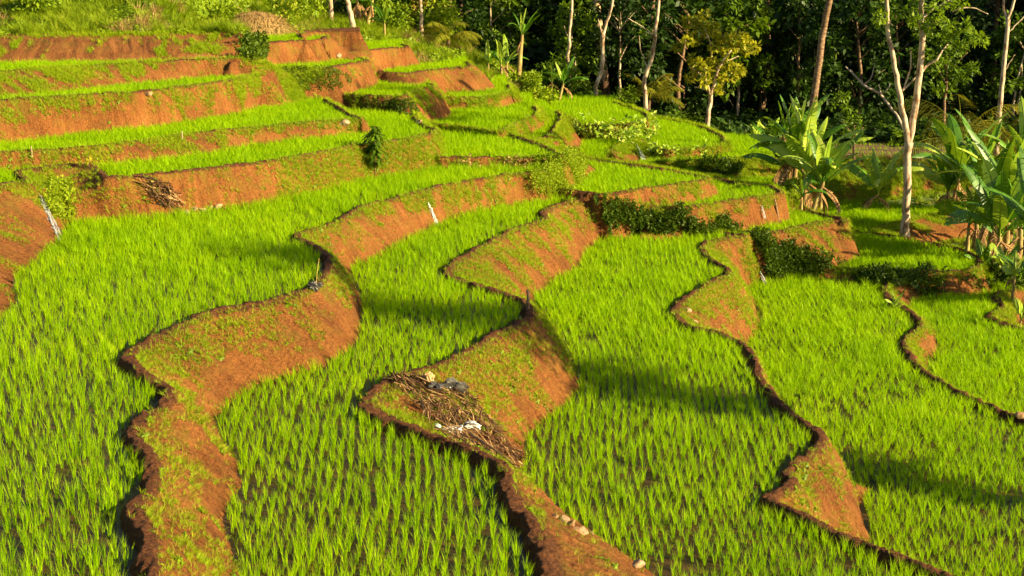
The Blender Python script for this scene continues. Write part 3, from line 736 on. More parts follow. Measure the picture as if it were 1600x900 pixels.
def slender_tree(name, label, base, Y, trunk, limbs, mat, clumps=(), leafmat=None, leafsize=0.12, nleaf=70, group=None, cat='tree', seed=1, topcrown=None):
    rg = np.random.default_rng(seed)
    org = PD(base[0], base[1], Y); gz = float(ground(np.array([org.x]), np.array([org.y]))[0][0])
    org = Vector((org.x, org.y, org.z)); e = empty(name, org, label, cat, group)
    p, r = pathpts(trunk, Y, org); p[0] = Vector((p[0].x, 0, min(p[0].z, gz - org.z) - 0.1)); r[0] *= 1.25
    p, r = dense(p, r, 4, 0.012, rg)
    MB().tube(p, r, 8).build('trunk', mat, e)
    for lb in limbs:
        q, rr = pathpts(lb, Y, org); q, rr = dense(q, rr, 4, 0.015, rg); MB().tube(q, rr, 6).build('limb', mat, e)
    if clumps or topcrown:
        m = MB()
        for c in clumps:
            ctr = PD(c[0], c[1], Y) - org; ctr.y += rg.normal() * 0.5; m.ball(rg, ctr, c[2] * Y / FPX, nleaf, leafsize)
        if topcrown:
            top, rad, n = topcrown
            for i in range(n):
                d = Vector(rg.normal(size=3)).normalized() * rad * rg.uniform(0.4, 1)
                m.ball(rg, Vector(top) + Vector((d.x, d.y, d.z * 0.6)), rad * 0.3, 60, leafsize * 1.4)
        m.build('crown', leafmat, e)
    return e

BAN = {}
def banana_mats():
    def leafm(name, a, b_, y):
        b = NB(name)
        at = b.n('ShaderNodeAttribute', attribute_name='lv').outputs['Fac']; tc = b.n('ShaderNodeTexCoord')
        nz = b.n('ShaderNodeTexNoise', i_Scale=2.5, i_Detail=4.0); b.l(tc.outputs['Object'], nz.inputs['Vector'])
        f = b.math('ADD', b.math('MULTIPLY', at, 0.8), b.math('MULTIPLY', b.math('SUBTRACT', nz.outputs[0], 0.4), 0.7))
        col = b.ramp(f, [(0.05, a), (0.7, b_), (0.97, y)])
        p = b.n('ShaderNodeBsdfPrincipled', i_Roughness=0.42); p.inputs['Specular IOR Level'].default_value = 0.5; b.l(col, p.inputs['Base Color'])
        tr = b.n('ShaderNodeBsdfTranslucent'); b.l(b.mix(0.5, col, (0.30, 0.42, 0.01)), tr.inputs['Color'])
        mx = b.n('ShaderNodeMixShader', x0=0.28); b.l(p.outputs[0], mx.inputs[1]); b.l(tr.outputs[0], mx.inputs[2]); b.l(mx.outputs[0], b.out.inputs[0]); return b.m
    BAN['leaf'] = leafm('banana_leaf', (0.03, 0.10, 0.005), (0.11, 0.28, 0.008), (0.42, 0.52, 0.05))
    BAN['pale'] = leafm('young_banana_leaf', (0.20, 0.36, 0.015), (0.42, 0.56, 0.05), (0.65, 0.66, 0.16))
    BAN['stem'] = simple_mat('banana_stem', (0.18, 0.10, 0.03), (0.42, 0.36, 0.12), 4.0, 0.7, (1, 1, 0.35))
    BAN['dry'] = simple_mat('dry_banana_leaf', (0.16, 0.08, 0.03), (0.42, 0.25, 0.10), 6.0, 0.9)
banana_mats()
def banana_leaf_mesh(rg, base, az, el, ln, hw, droop, mat, parent, name='leaf', petiole=0.18, torn=0.5):
    m = MB(); n = 16; pts = []; d = Vector((math.cos(az) * math.cos(el), math.sin(az) * math.cos(el), math.sin(el))); p = Vector(base)
    ang = el; lv0 = rg.uniform(0.2, 0.8); roll = rg.normal() * 0.5
    for i in range(n + 1):
        pts.append(p.copy()); ang -= droop / n * (0.5 + 1.2 * i / n)
        d = Vector((math.cos(az) * math.cos(ang), math.sin(az) * math.cos(ang), math.sin(ang))); p = p + d * ln / n
    m.tube(pts, [0.028 * (1 - i / n) + 0.006 for i in range(n + 1)], 5)
    i0 = int(n * petiole)
    side0 = Vector((-math.sin(az), math.cos(az), 0))
    for sgn in (-1, 1):
        tear = 0.0
        for i in range(i0, n):
            a, b = pts[i], pts[i + 1]; dd = (b - a).normalized(); nn = side0.cross(dd).normalized() * (1 if side0.cross(dd).z >= 0 else -1)
            sd = (side0 * math.cos(roll) + nn * math.sin(roll)) * sgn
            def wdt(j):
                u = (j - i0) / (n - i0); return hw * (min(1, u * 5 + 0.25)) * (1 - u ** 3.5) ** 0.7
            w1, w2 = wdt(i), wdt(i + 1)
            fold = 0.22 + tear; rng_gap = rg.uniform(0.7, 0.95)
            if rg.uniform() < torn * 0.45: tear = rg.uniform(-0.05, 0.75)
            gap = rng_gap if rg.uniform() < torn else 1.0
            st = len(m.V); sweep = dd * hw * 0.25
            nd = Vector((0, 0, -1)) * fold
            v = [a, a + sd * w1 * 0.55 + nd * w1 * 0.25 + sweep * .5, a + sd * w1 * (1 - fold * .3) + nd * w1 * 0.8 + sweep,
                 b * gap + a * (1 - gap), None, None]
            bb = a.lerp(b, gap)
            v[4] = bb + sd * w2 * 0.55 + nd * w2 * 0.25 + sweep * .5; v[5] = bb + sd * w2 * (1 - fold * .3) + nd * w2 * 0.8 + sweep
            m.V += [tuple(q) for q in v]; m.L += [lv0 + rg.uniform(-.12, .12)] * 6
            m.F += [(st, st + 1, st + 4, st + 3), (st + 1, st + 2, st + 5, st + 4)]
    o = m.build(name, mat, parent); return o
def banana(px, py, label, h=2.0, nl=7, ln=1.8, hw=0.28, lean=0.0, lean_az=0.0, seed=0, group='banana plants', Y=None, pale=0.25, dry=2, upright=1.0, stem_r=0.10, torn=0.42, raw=False):
    if not raw and h > 1.15 and ln > 1.4: h *= .62; ln *= 1.45; hw *= 1.4; nl += 3; dry += 2
    rg = np.random.default_rng(seed)
    g = hit(px, py) if Y is None else PD(px, py, Y)
    if Y is not None: g.z = float(ground(np.array([g.x]), np.array([g.y]))[0][0])
    e = empty('banana_plant', g, label, 'banana plant', group)
    top = Vector((math.cos(lean_az) * lean * h, math.sin(lean_az) * lean * h, h)); pts = [Vector((0, 0, -0.1)), top * 0.33, top * 0.7 + Vector((0, 0, 0.02)), top, top + Vector((0, 0, 0.25))]
    p, r = dense(pts, [stem_r * 1.25, stem_r, stem_r * 0.85, stem_r * 0.62, stem_r * 0.35], 3, 0.01, rg)
    MB().tube(p, r, 9).build('stem', BAN['stem'], e)
    a0 = rg.uniform(0, 6.28)
    for i in range(nl):
        az = a0 + i * 2.4 + rg.normal() * 0.2; u = i / max(1, nl - 1)
        el = R(50 + 36 * u * upright + rg.normal() * 6); mat = BAN['pale'] if rg.uniform() < pale or i == nl - 1 else BAN['leaf']
        banana_leaf_mesh(rg, top + Vector((0, 0, 0.12 * u)), az, el, ln * rg.uniform(0.75, 1.1) * (0.8 if i == nl - 1 else 1), hw * rg.uniform(0.8, 1.15) * (0.45 if i == nl - 1 else 1),
                         R(rg.uniform(35, 95)) * (1 - 0.6 * u), mat, e, torn=torn * (0.3 if i == nl - 1 else 1))
    for i in range(dry):
        banana_leaf_mesh(rg, top * 0.9, rg.uniform(0, 6.28), R(-20), ln * 0.55, hw * 0.4, R(75), BAN['dry'], e, name='dry_leaf', torn=0.9)
    return e

def palm(loc, label, h, nf, fl, seed, mat, trunkmat, r=0.14, group=None, trunkpath=None, name='palm_tree', cat='palm tree', el0=20):
    rg = np.random.default_rng(seed); e = empty(name, loc, label, cat, group)
    pts = trunkpath or [Vector((0, 0, -0.2)), Vector((0.1 * h * .2, 0, h * 0.5)), Vector((0.05 * h, 0, h))]
    p, rr = dense(pts, [r * (1.2 - 0.4 * i / (len(pts) - 1)) for i in range(len(pts))], 5, 0.01, rg)
    MB().tube(p, rr, 9).build('trunk', trunkmat, e); top = p[-1]
    for i in range(nf):
        az = i * 2.4 + rg.normal() * 0.2; ang = R(rg.uniform(el0, 80)); n = 18; m = MB(); q = Vector(top); rp = []
        dr = R(rg.uniform(70, 120))
        for j in range(n + 1):
            rp.append(q.copy()); ang -= dr / n * (0.4 + 1.2 * j / n)
            q = q + Vector((math.cos(az) * math.cos(ang), math.sin(az) * math.cos(ang), math.sin(ang))) * fl / n
        m.tube(rp, [0.022 * (1 - j / n) + 0.004 for j in range(n + 1)], 4)
        sd = Vector((-math.sin(az), math.cos(az), 0))
        for j in range(3, n):
            for k in (0, 0.5):
                c = rp[j].lerp(rp[min(j + 1, n)], k); dd = (rp[min(j + 1, n)] - rp[j]).normalized(); u = (j + k) / n
                for sg in (-1, 1):
                    d = (sd * sg * 0.9 + dd * 0.55 + Vector((0, 0, -0.35 + rg.normal() * 0.12))).normalized()
                    m.leaf(c, d, Vector((0, 0, 1)), fl * 0.26 * math.sin(math.pi * min(1, 0.15 + u * 0.8)) + 0.1, 0.035 + fl * .006, rg.uniform(), 0.25)
        m.build('frond', mat, e)
    return e

# forest tree prototypes
def forest_proto(seed, h, cr, cz, nclump, leaf, matk, label, trunk_r=0.14, bark='bark_brown', low=0.2):
    rg = np.random.default_rng(seed); e = empty('forest_tree', (0, 0, 0), label, 'tree', 'forest trees behind the terraces')
    top = Vector((rg.normal() * 0.5, rg.normal() * 0.5, h * 0.82)); pts = [Vector((0, 0, -0.4)), Vector((rg.normal() * .15, rg.normal() * .15, h * 0.35)), top]
    p, r = dense(pts, [trunk_r * 1.3, trunk_r, trunk_r * 0.35], 5, 0.03, rg); m = MB().tube(p, r, 7)
    cl = []
    for i in range(nclump):
        a = rg.uniform(0, 6.28); zz = rg.uniform(low, 1.0); rad = cr * math.sqrt(max(0.05, 1 - ((zz - cz) / (1.05 - cz if zz > cz else cz - low + 0.15)) ** 2)) * rg.uniform(0.35, 1)
        c = Vector((math.cos(a) * rad, math.sin(a) * rad, h * zz)); cl.append(c)
        if i % 3 == 0:
            s0 = Vector((top.x * zz, top.y * zz, h * max(0.15, zz - 0.16))); m.tube([s0, s0.lerp(c, 0.6) + Vector((0, 0, 0.1)), c], [0.05, 0.03, 0.012], 4)
    m.build('trunk', M[bark], e); f = MB()
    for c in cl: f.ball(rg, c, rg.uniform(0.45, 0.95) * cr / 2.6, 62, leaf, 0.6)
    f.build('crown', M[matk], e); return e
def copy_tree(o, parent=None):
    c = o.copy(); COL.objects.link(c)
    if parent: c.parent = parent
    for ch in [x for x in bpy.data.objects if x.parent == o and x is not c]: copy_tree(ch, c)
    return c

# ------------------------------------------------------------------ forest behind
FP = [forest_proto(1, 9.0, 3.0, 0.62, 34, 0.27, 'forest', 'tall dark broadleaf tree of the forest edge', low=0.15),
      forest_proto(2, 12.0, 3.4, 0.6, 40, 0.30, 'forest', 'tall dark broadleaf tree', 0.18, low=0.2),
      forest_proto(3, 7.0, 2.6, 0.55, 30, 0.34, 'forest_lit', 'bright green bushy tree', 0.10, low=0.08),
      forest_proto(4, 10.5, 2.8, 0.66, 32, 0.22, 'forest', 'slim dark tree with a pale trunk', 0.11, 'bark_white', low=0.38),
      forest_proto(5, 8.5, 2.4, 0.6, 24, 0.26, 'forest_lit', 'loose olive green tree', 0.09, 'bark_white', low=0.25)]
KIND = ['dense dark broadleaf tree', 'tall dark broadleaf tree', 'bright green bushy tree', 'slim dark tree with pale trunk', 'loose olive green tree']
MARKS = [(480, 'the leaning pale trunk'), (600, 'the small banana on the ridge'), (700, 'the slim pale trunk on the ridge'), (790, 'the ridge bananas'), (860, 'the tall ridge banana'), (893, 'the first slim white trunk'),
         (940, 'the thick mottled trunk'), (1020, 'the crooked white trunk'), (1110, 'the small yellow green tree'), (1200, 'the low bananas'), (1270, 'the palm trunk'),
         (1340, 'the dead bare branches'), (1415, 'the forked pale tree'), (1500, 'the yellow palm fronds'), (1570, 'the far right pale trunk'), (1700, 'the right-hand bananas')]
rg = np.random.default_rng(11)
spots = []
def row(y0, y1, x0, x1, step, kinds, smin=0.85, smax=1.2):
    x = x0
    while x < x1:
        spots.append((x + rg.normal() * 0.4, rg.uniform(y0, y1), kinds[rg.integers(0, len(kinds))], rg.uniform(smin, smax))); x += step * rg.uniform(0.75, 1.3)
row(89, 93, 4.0, 36, 3.6, [0, 2, 4, 3, 0], 0.75, 1.1)
row(95, 101, -1, 42, 3.6, [0, 1, 3, 0, 1, 4])
row(104, 110, -8, 46, 4.4, [1, 1, 3, 0], 1.0, 1.3)
row(115, 124, -12, 50, 5.5, [1, 1, 3], 1.2, 1.5)
row(92, 97, -12, -1, 3.2, [0, 4, 2, 0], 0.8, 1.0)
row(129, 140, -14, 54, 7, [1, 1], 1.4, 1.7)
first = {}; seen = {}
for (x, y, k, s) in spots:
    o = FP[k] if k not in first else copy_tree(FP[k]); first[k] = 1
    z = float(ground(np.array([x]), np.array([y]))[0][0]); o.location = (x, y, z - 0.1); o.rotation_euler = (0, 0, rg.uniform(0, 6.28)); o.scale = (s, s, s * rg.uniform(0.9, 1.15))
    px, _ = project(x, y, z); mk = min(MARKS, key=lambda a: abs(a[0] - px)); side = 'left of' if px < mk[0] - 12 else ('right of' if px > mk[0] + 12 else 'straight behind')
    depth = 'front row' if y < 94 else 'second row' if y < 102 else 'third row' if y < 112 else 'fourth row' if y < 126 else 'farthest row'
    lab = '%s, forest %s, %s %s' % (KIND[k], depth, side, mk[1]); n = seen.get(lab, 0); seen[lab] = n + 1
    if n: lab += ', %s of its pair' % ('outer' if n == 1 else 'farther')
    o['label'] = lab
# unseen big trees added right of the frame to shade the forest
SH = [(46, 88, 1, 1.5), (50, 97, 1, 1.7), (57, 90, 1, 1.9), (57, 103, 1, 1.9), (62, 110, 1, 2.0)]
for (x, y, k, s) in SH:
    o = copy_tree(FP[k]); z = float(base_height(np.array([float(x)]), np.array([float(y)]))[0][0]); o.location = (x, y, z); o.rotation_euler = (0, 0, rg.uniform(0, 6.28)); o.scale = (s, s, s)
    o['label'] = 'big dark tree added for shade beyond the right edge, %s' % {46: 'nearest the bananas', 50: 'behind the nearest one', 57: 'the broad %s one' % ('nearer' if y < 95 else 'farther'), 62: 'the tallest, farthest away'}[x]

# ------------------------------------------------------------------ trees with bare trunks
W_, Bn = M['bark_white'], M['bark_brown']
slender_tree('pale_tree', 'forked pale tree standing on the lowest bund, bare to the fork', (1413, 378), 57.0,
  [(1413,378,15),(1415,340,12.5),(1416,290,12),(1418,250,12),(1419,222,14)],
  [[(1419,224,11),(1411,185,9),(1404,140,8.5),(1396,95,7.5),(1389,45,6.5),(1384,5,6),(1378,-50,4)], [(1419,226,12),(1428,175,10.5),(1435,115,10),(1439,60,9),(1441,20,8),(1443,-60,5)],
   [(1436,116,4.5),(1450,102,4),(1464,92,3.5),(1474,80,3),(1484,70,2)], [(1410,142,3.5),(1419,128,3),(1423,105,2.6),(1424,75,1.6)], [(1410,142,3.2),(1425,128,2.6),(1436,118,3)],
   [(1441,28,4),(1456,16,3.5),(1470,8,3),(1492,-6,2)], [(1440,50,3),(1452,42,2.5),(1466,30,1.8)], [(1395,40,2.5),(1380,30,2),(1368,34,1.2)], [(1488,18,2),(1520,12,2),(1545,22,1.2)]],
  W_, [(1392,12,16),(1408,22,14),(1436,8,16),(1456,22,15),(1470,34,12),(1480,48,11),(1500,40,13),(1515,58,12),(1446,40,10),(1425,32,10),(1500,8,12),(1465,2,13),(1370,28,12),(1530,62,9),(1508,72,8)],
  M['herb'], 0.13, 60, seed=3, topcrown=((0.5, 0, 13.5), 2.6, 22))
slender_tree('palm_tree', 'tall leaning palm trunk rising out of the middle banana clump', (1262, 240), 66.0,
  [(1262,240,13),(1266,195,12),(1272,150,11),(1280,95,10.5),(1288,45,10),(1296,-5,9.5),(1306,-60,9),(1314,-110,9)], [], M['bark_brown'], seed=5, cat='palm tree',
  topcrown=None)
slender_tree('pale_tree', 'pale slim tree at the far right edge, forked near the top of the photo', (1559, 200), 76.0,
  [(1559,200,8),(1562,150,7.5),(1566,105,7),(1570,65,6.5),(1574,30,7)], [[(1574,32,4.5),(1571,15,4),(1569,-20,3)], [(1574,32,5),(1582,12,4.5),(1590,-20,3)], [(1573,52,2.5),(1585,40,2.2),(1602,24,1.8)],
  [(1566,120,1.8),(1575,100,1.5),(1584,85,1)]], W_, [], M['forest_lit'], 0.15, seed=6, topcrown=((0.6, 0, 11.5), 2.4, 16))
slender_tree('white_tree', 'first slim white trunk behind the ridge bananas, gently kinked', (893, 158), 88.0,
  [(893,158,6),(890,130,5.5),(888,105,5.5),(887,85,5.5),(890,70,5.5),(889,55,4.5),(892,30,4.5),(894,5,4),(893,-40,3)], [[(889,60,2),(884,48,1.5),(881,40,1)]], W_, [], M['forest_lit'], 0.16, seed=7, group='slim white trees', topcrown=((0, 0, 10.5), 1.8, 12))
slender_tree('white_tree', 'kinked white trunk in front of the thick mottled trunk', (932, 168), 86.0,
  [(932,168,7),(931,148,6.5),(931,133,6.5),(937,118,6.5),(942,95,6.5),(941,75,6),(942,55,7)], [[(942,56,5.5),(948,35,5),(955,12,4.5),(960,-20,3.5)], [(942,58,3),(938,44,2.5),(935,30,1.5)], [(953,15,2),(960,8,1.6)]],
  W_, [], M['forest_lit'], 0.16, seed=8, group='slim white trees', topcrown=((1.2, 0, 10.5), 1.9, 12))
slender_tree('white_tree', 'crooked white trunk at the terrace edge, beside a small palm', (1009, 181), 83.0,
  [(1009,181,7.5),(1008,155,7),(1006,130,7),(1010,112,7),(1017,95,6.5),(1022,72,6),(1024,45,5.5),(1028,20,5),(1031,-5,4.5),(1034,-45,3)],
  [[(1011,106,2.5),(1005,88,2),(1000,75,1.6),(998,55,1)], [(1010,92,2),(1016,80,1.6),(1020,66,1)], [(1021,56,2),(1010,46,1.8),(998,38,1.4),(980,28,1)]], W_, [(1002,36,7),(1008,50,6)], M['herb'], 0.12, 30, seed=9, group='slim white trees', topcrown=((1.0, 0, 11), 1.9, 12))
slender_tree('mottled_tree', 'thick mottled brown and cream trunk at the forest edge', (946, 170), 94.0,
  [(946,170,15),(944,120,14),(940,80,13),(936,45,12.5),(932,10,12),(928,-40,11)], [], simple_mat('mottled_bark', (0.10, 0.05, 0.025), (0.60, 0.40, 0.22), 0.9, 0.8, (1, 1, 1), lo=0.46, hi=0.56), [], M['forest'], 0.25, seed=10, topcrown=((-1, 0, 12), 3, 18))
slender_tree('yellow_green_tree', 'small spreading tree with yellow green leaf clusters and a white trunk', (1104, 201), 82.0,
  [(1104,201,8),(1107,178,7),(1111,160,7),(1110,146,7)],
  [[(1110,148,5),(1103,130,4),(1100,112,3),(1092,98,2)], [(1110,148,5.5),(1116,130,4.5),(1121,110,4),(1130,92,3),(1142,78,2)], [(1110,146,3),(1098,138,2.5),(1086,136,1.5)], [(1114,140,3),(1124,136,2.5),(1132,128,1.5)],
   [(1121,108,3),(1112,85,2.5),(1108,62,2),(1100,45,1.5)], [(1121,106,3),(1138,95,2.4),(1155,88,1.5)], [(1102,122,2.5),(1088,112,2),(1076,104,1.2)], [(1108,62,1.5),(1092,50,1.2),(1080,40,1)]],
  W_, [(1072,62,8),(1062,74,7),(1080,48,9),(1090,34,9),(1100,24,8),(1112,38,9),(1104,52,9),(1088,64,8),(1076,34,7),(1120,52,7),(1128,64,7),(1142,60,9),(1154,56,9),(1166,62,8),(1174,72,7),(1158,72,8),(1146,74,8),(1134,80,8),
   (1168,82,6),(1092,96,8),(1082,92,7),(1100,106,8),(1086,110,7),(1112,96,8),(1124,102,7),(1136,100,8),(1150,106,8),(1160,112,7),(1146,118,6),(1096,124,7),(1112,120,6),(1128,122,6),(1120,138,5),(1080,124,6),(1116,74,7)],
  foliage_mat('yellow_green_leaf', (0.18, 0.20, 0.010), (0.46, 0.44, 0.015), (0.62, 0.56, 0.05), trans=0.35), 0.17, 60, seed=12)
slender_tree('pale_tree', 'short pale trunk on the upper slope, left of the leaning one', (517, 32), 86.0, [(517,34,8),(516,10,7.5),(515,-30,7)], [], W_, [], M['forest_lit'], 0.2, seed=13, topcrown=((0, 0, 7), 1.8, 10))
slender_tree('pale_tree', 'leaning pale trunk on the upper slope above the bare mud wall', (554, 52), 84.0, [(554,52,9),(550,30,8.5),(544,8,8),(538,-15,8),(528,-50,7)], [], W_, [], M['forest_lit'], 0.2, seed=14, topcrown=((-1.4, 0, 7), 1.9, 10))
slender_tree('pale_tree', 'slim pale trunk standing in tall grass on the ridge', (659, 62), 88.0, [(659,62,6.5),(658,30,6),(657,5,5.5),(656,-30,5)], [], W_, [(650,6,10),(640,18,12),(672,4,12),(634,34,9)],
  foliage_mat('ochre_leaf', (0.16, 0.12, 0.015), (0.30, 0.24, 0.02), (0.45, 0.30, 0.04), trans=0.3), 0.13, 60, seed=15, topcrown=((0, 0, 6), 1.6, 10))
slender_tree('dead_snag', 'bare grey dead branches leaning in front of the forest', (1416, 206), 86.0, [(1416,208,5),(1404,187,4.5),(1392,168,4.2),(1378,150,4),(1362,140,4),(1348,132,4),(1336,118,3),(1322,104,2)],
  [[(1376,150,3),(1373,140,2.5),(1372,132,1.6)], [(1378,146,2.2),(1386,138,1.8),(1392,130,1)], [(1348,132,2.5),(1340,122,1.5),(1330,108,1)], [(1350,132,2),(1360,120,1.5),(1366,98,1)]], simple_mat('dead_bark', (0.28, 0.22, 0.18), (0.50, 0.42, 0.33), 5, 0.9), [], None, seed=16, cat='dead tree')
slender_tree('red_tipped_tree', 'bushy green tree with reddish seed clusters behind the forked pale tree', (1476, 205), 84.0, [(1476,205,5),(1477,170,4.5),(1480,130,4),(1478,100,3)],
  [[(1478,130,2.5),(1465,105,2),(1455,85,1.5)], [(1479,120,2.5),(1495,100,2),(1510,82,1.5)]], Bn,
  [(1445+rg.normal()*22+(i%3)*22, 92+rg.normal()*24, 11) for i in range(36)], M['forest_lit'], 0.17, 46, seed=17)
slender_tree('shrub', 'olive shrub leaning out of the brown flats left of the forked pale tree', (1335, 232), 74.0, [(1335,238,4),(1334,215,3),(1333,195,2)], [[(1334,215,2),(1325,200,1.5),(1318,190,1)], [(1334,210,2),(1348,198,1.5)]], Bn,
  [(1325,190,9),(1340,184,10),(1350,200,9),(1330,206,9),(1318,204,8),(1345,215,8),(1322,170,8),(1310,150,9),(1322,150,8),(1300,165,8)], M['forest_lit'], 0.13, 46, seed=18, cat='shrub')
# palm crown of the tall trunk, and small palms
YP = foliage_mat('yellow_palm_leaf', (0.13, 0.16, 0.012), (0.30, 0.28, 0.015), (0.50, 0.38, 0.03), trans=0.35)
for (px, py, h, nf, fl, sd_, lab) in [(1012,172,1.6,11,2.6,21,'small pale palm behind the crooked white trunk'), (1500,205,1.3,12,4.2,22,'low palm with arching yellowed fronds behind the right-hand bananas'),
        (1590,215,1.8,12,4.4,23,'low yellow green palm at the right edge behind the bananas'), (700,82,0.5,11,2.4,24,'small bushy palm on the ridge above the terraces')]:
    Yp = {1012: 89.0, 1500: 72.0, 1590: 70.0, 700: 86.0}[px]
    q = PD(px, py, Yp); q.z = float(ground(np.array([q.x]), np.array([q.y]))[0][0]); palm(q, lab, h, nf, fl, sd_, YP, Bn, group='low palms')

# ------------------------------------------------------------------ bananas
B_ = banana
B_(1523,396,'banana with the reddish brown stem at the foot of the right-hand clump',1.9,7,1.5,.24,seed=31,stem_r=.14,pale=.2)
B_(1511,392,'short slim banana beside the reddish brown stem',1.0,5,1.2,.2,seed=32,stem_r=.08)
B_(1548,372,'tall banana in the middle of the right-hand clump, leaves over the terrace',3.0,8,2.5,.30,seed=33,Y=59,stem_r=.13)
B_(1572,380,'tallest banana of the right-hand clump, upright pale leaves',3.4,8,2.6,.30,seed=34,Y=60,stem_r=.14,pale=.5)
B_(1592,398,'banana at the right edge with broad arching leaves',2.7,8,2.5,.30,seed=35,Y=56,stem_r=.14)
B_(1500,350,'banana behind the forked pale tree with leaves drooping to the left',2.9,7,2.5,.28,seed=36,Y=64,stem_r=.12,lean=-.12)
B_(1530,330,'banana at the back of the right-hand clump in shade',2.9,7,2.4,.28,seed=44,Y=66,stem_r=.12)
B_(1618,420,'banana just past the right edge of the clump',2.9,8,2.3,.28,seed=45,Y=52,stem_r=.13)
B_(1560,400,'banana with a broad dark leaf hanging over the shaded paddy end',2.2,8,2.4,.30,seed=61,Y=54,stem_r=.12)
B_(1480,320,'low banana with flat dark leaves left of the right-hand clump',1.5,7,2.0,.28,seed=62,Y=66,stem_r=.1,pale=.1)
B_(1600,340,'banana with tall leaves at the right edge behind the clump',3.4,9,2.6,.30,seed=63,Y=64,stem_r=.14)
B_(1536,408,'young sucker banana at the front foot of the right-hand clump',.4,6,1.1,.2,seed=71,stem_r=.05,Y=53)
B_(1568,412,'young sucker banana between the stems of the right-hand clump',.5,6,1.2,.2,seed=72,stem_r=.05,Y=52)
B_(1599,420,'young sucker banana at the very edge under the right-hand clump',.4,6,1.2,.2,seed=73,stem_r=.05,Y=51)
B_(1252,328,'young sucker banana in front of the middle clump',.5,5,1.1,.18,seed=74,stem_r=.05,Y=57)
B_(1584,446,'young banana with hanging pale leaves below the right-hand clump',.9,6,1.0,.17,seed=37,stem_r=.05,pale=.9,Y=49)
B_(1596,486,'banana seedling on the small mound at the right edge',.25,4,.75,.12,seed=38,stem_r=.035,pale=1,dry=0,Y=45)
B_(1399,452,'banana seedling on the bund corner beside the dark bank',.12,5,.65,.11,seed=39,stem_r=.03,pale=1,dry=0,upright=.8,Y=46)
B_(1240,316,'left banana of the middle clump with dry skirt',2.2,8,2.1,.27,seed=40,Y=60,stem_r=.12,dry=4)
B_(1256,322,'tall upright banana of the middle clump with pale grey leaves',2.7,9,2.3,.28,seed=41,Y=59,stem_r=.13,pale=.6,upright=1.15,dry=4)
B_(1268,334,'leaning banana of the middle clump with bare pale stem',2.0,7,1.9,.25,seed=42,Y=57,stem_r=.12,lean=.35,lean_az=.2,pale=.4)
B_(1228,300,'short bushy banana at the left foot of the middle clump',1.2,7,1.7,.24,seed=43,Y=62,stem_r=.10,dry=4)
B_(1283,300,'low banana behind the middle clump',1.6,6,1.8,.24,seed=46,Y=64,stem_r=.10)
B_(1310,340,'small broken banana shoot with rusty hanging leaf',.6,3,.8,.12,seed=47,Y=57,stem_r=.05,dry=3)
B_(1345,275,'fallen banana with ragged drooping leaves in the rough grass',1.3,6,1.9,.20,seed=48,Y=66,stem_r=.08,lean=1.1,lean_az=.1,torn=.9,dry=3)
B_(1185,215,'low pale banana at the forest foot, first of three',.7,6,1.3,.24,seed=49,Y=78,stem_r=.07,pale=.6,dry=4)
B_(1205,218,'low banana with dry brown skirt at the forest foot, second of three',.9,7,1.5,.22,seed=50,Y=77,stem_r=.08,pale=.4,dry=6)
B_(1224,222,'low banana at the forest foot, nearest the middle clump',1.1,7,1.7,.24,seed=51,Y=75,stem_r=.09,pale=.4,dry=6)
B_(763,112,'small banana with one tall pale leaf, leftmost of the ridge group',.5,4,1.6,.20,seed=52,Y=84,stem_r=.06,pale=.7,dry=0,upright=1.3)
B_(783,114,'ridge banana with feathery pale leaves, left of the tall one',.8,5,1.9,.2,seed=53,Y=84,stem_r=.08,pale=.6,upright=1.2)
B_(792,115,'ridge banana pressed against the tall brown stem',.9,5,1.8,.2,seed=54,Y=85,stem_r=.08,pale=.4,upright=1.2)
B_(808,118,'tall ridge banana with a brown leaning stem and thin arched leaves',3.0,7,1.9,.13,raw=True,seed=55,Y=84,stem_r=.15,lean=.1,dry=2,torn=.8)
B_(872,168,'banana with a green hanging leaf below the slim white trunk',1.1,5,1.9,.22,seed=56,Y=82,stem_r=.09,pale=.3,lean=.25)
B_(862,150,'thin banana behind the one with the hanging leaf',1.0,4,1.5,.18,seed=57,Y=85,stem_r=.07)
B_(601,56,'small banana on the ridge beside the leaning trunk',.9,5,1.6,.20,seed=58,Y=84,stem_r=.08,pale=.5,dry=0)
B_(572,44,'banana clump with ochre bare stems right of the leaning trunk',2.6,4,1.6,.2,seed=59,Y=87,stem_r=.14,lean=.25,dry=4)
B_(563,44,'ochre banana stem right behind the leaning trunk',2.6,4,1.6,.2,seed=60,Y=88,stem_r=.12,lean=-.1,dry=3)

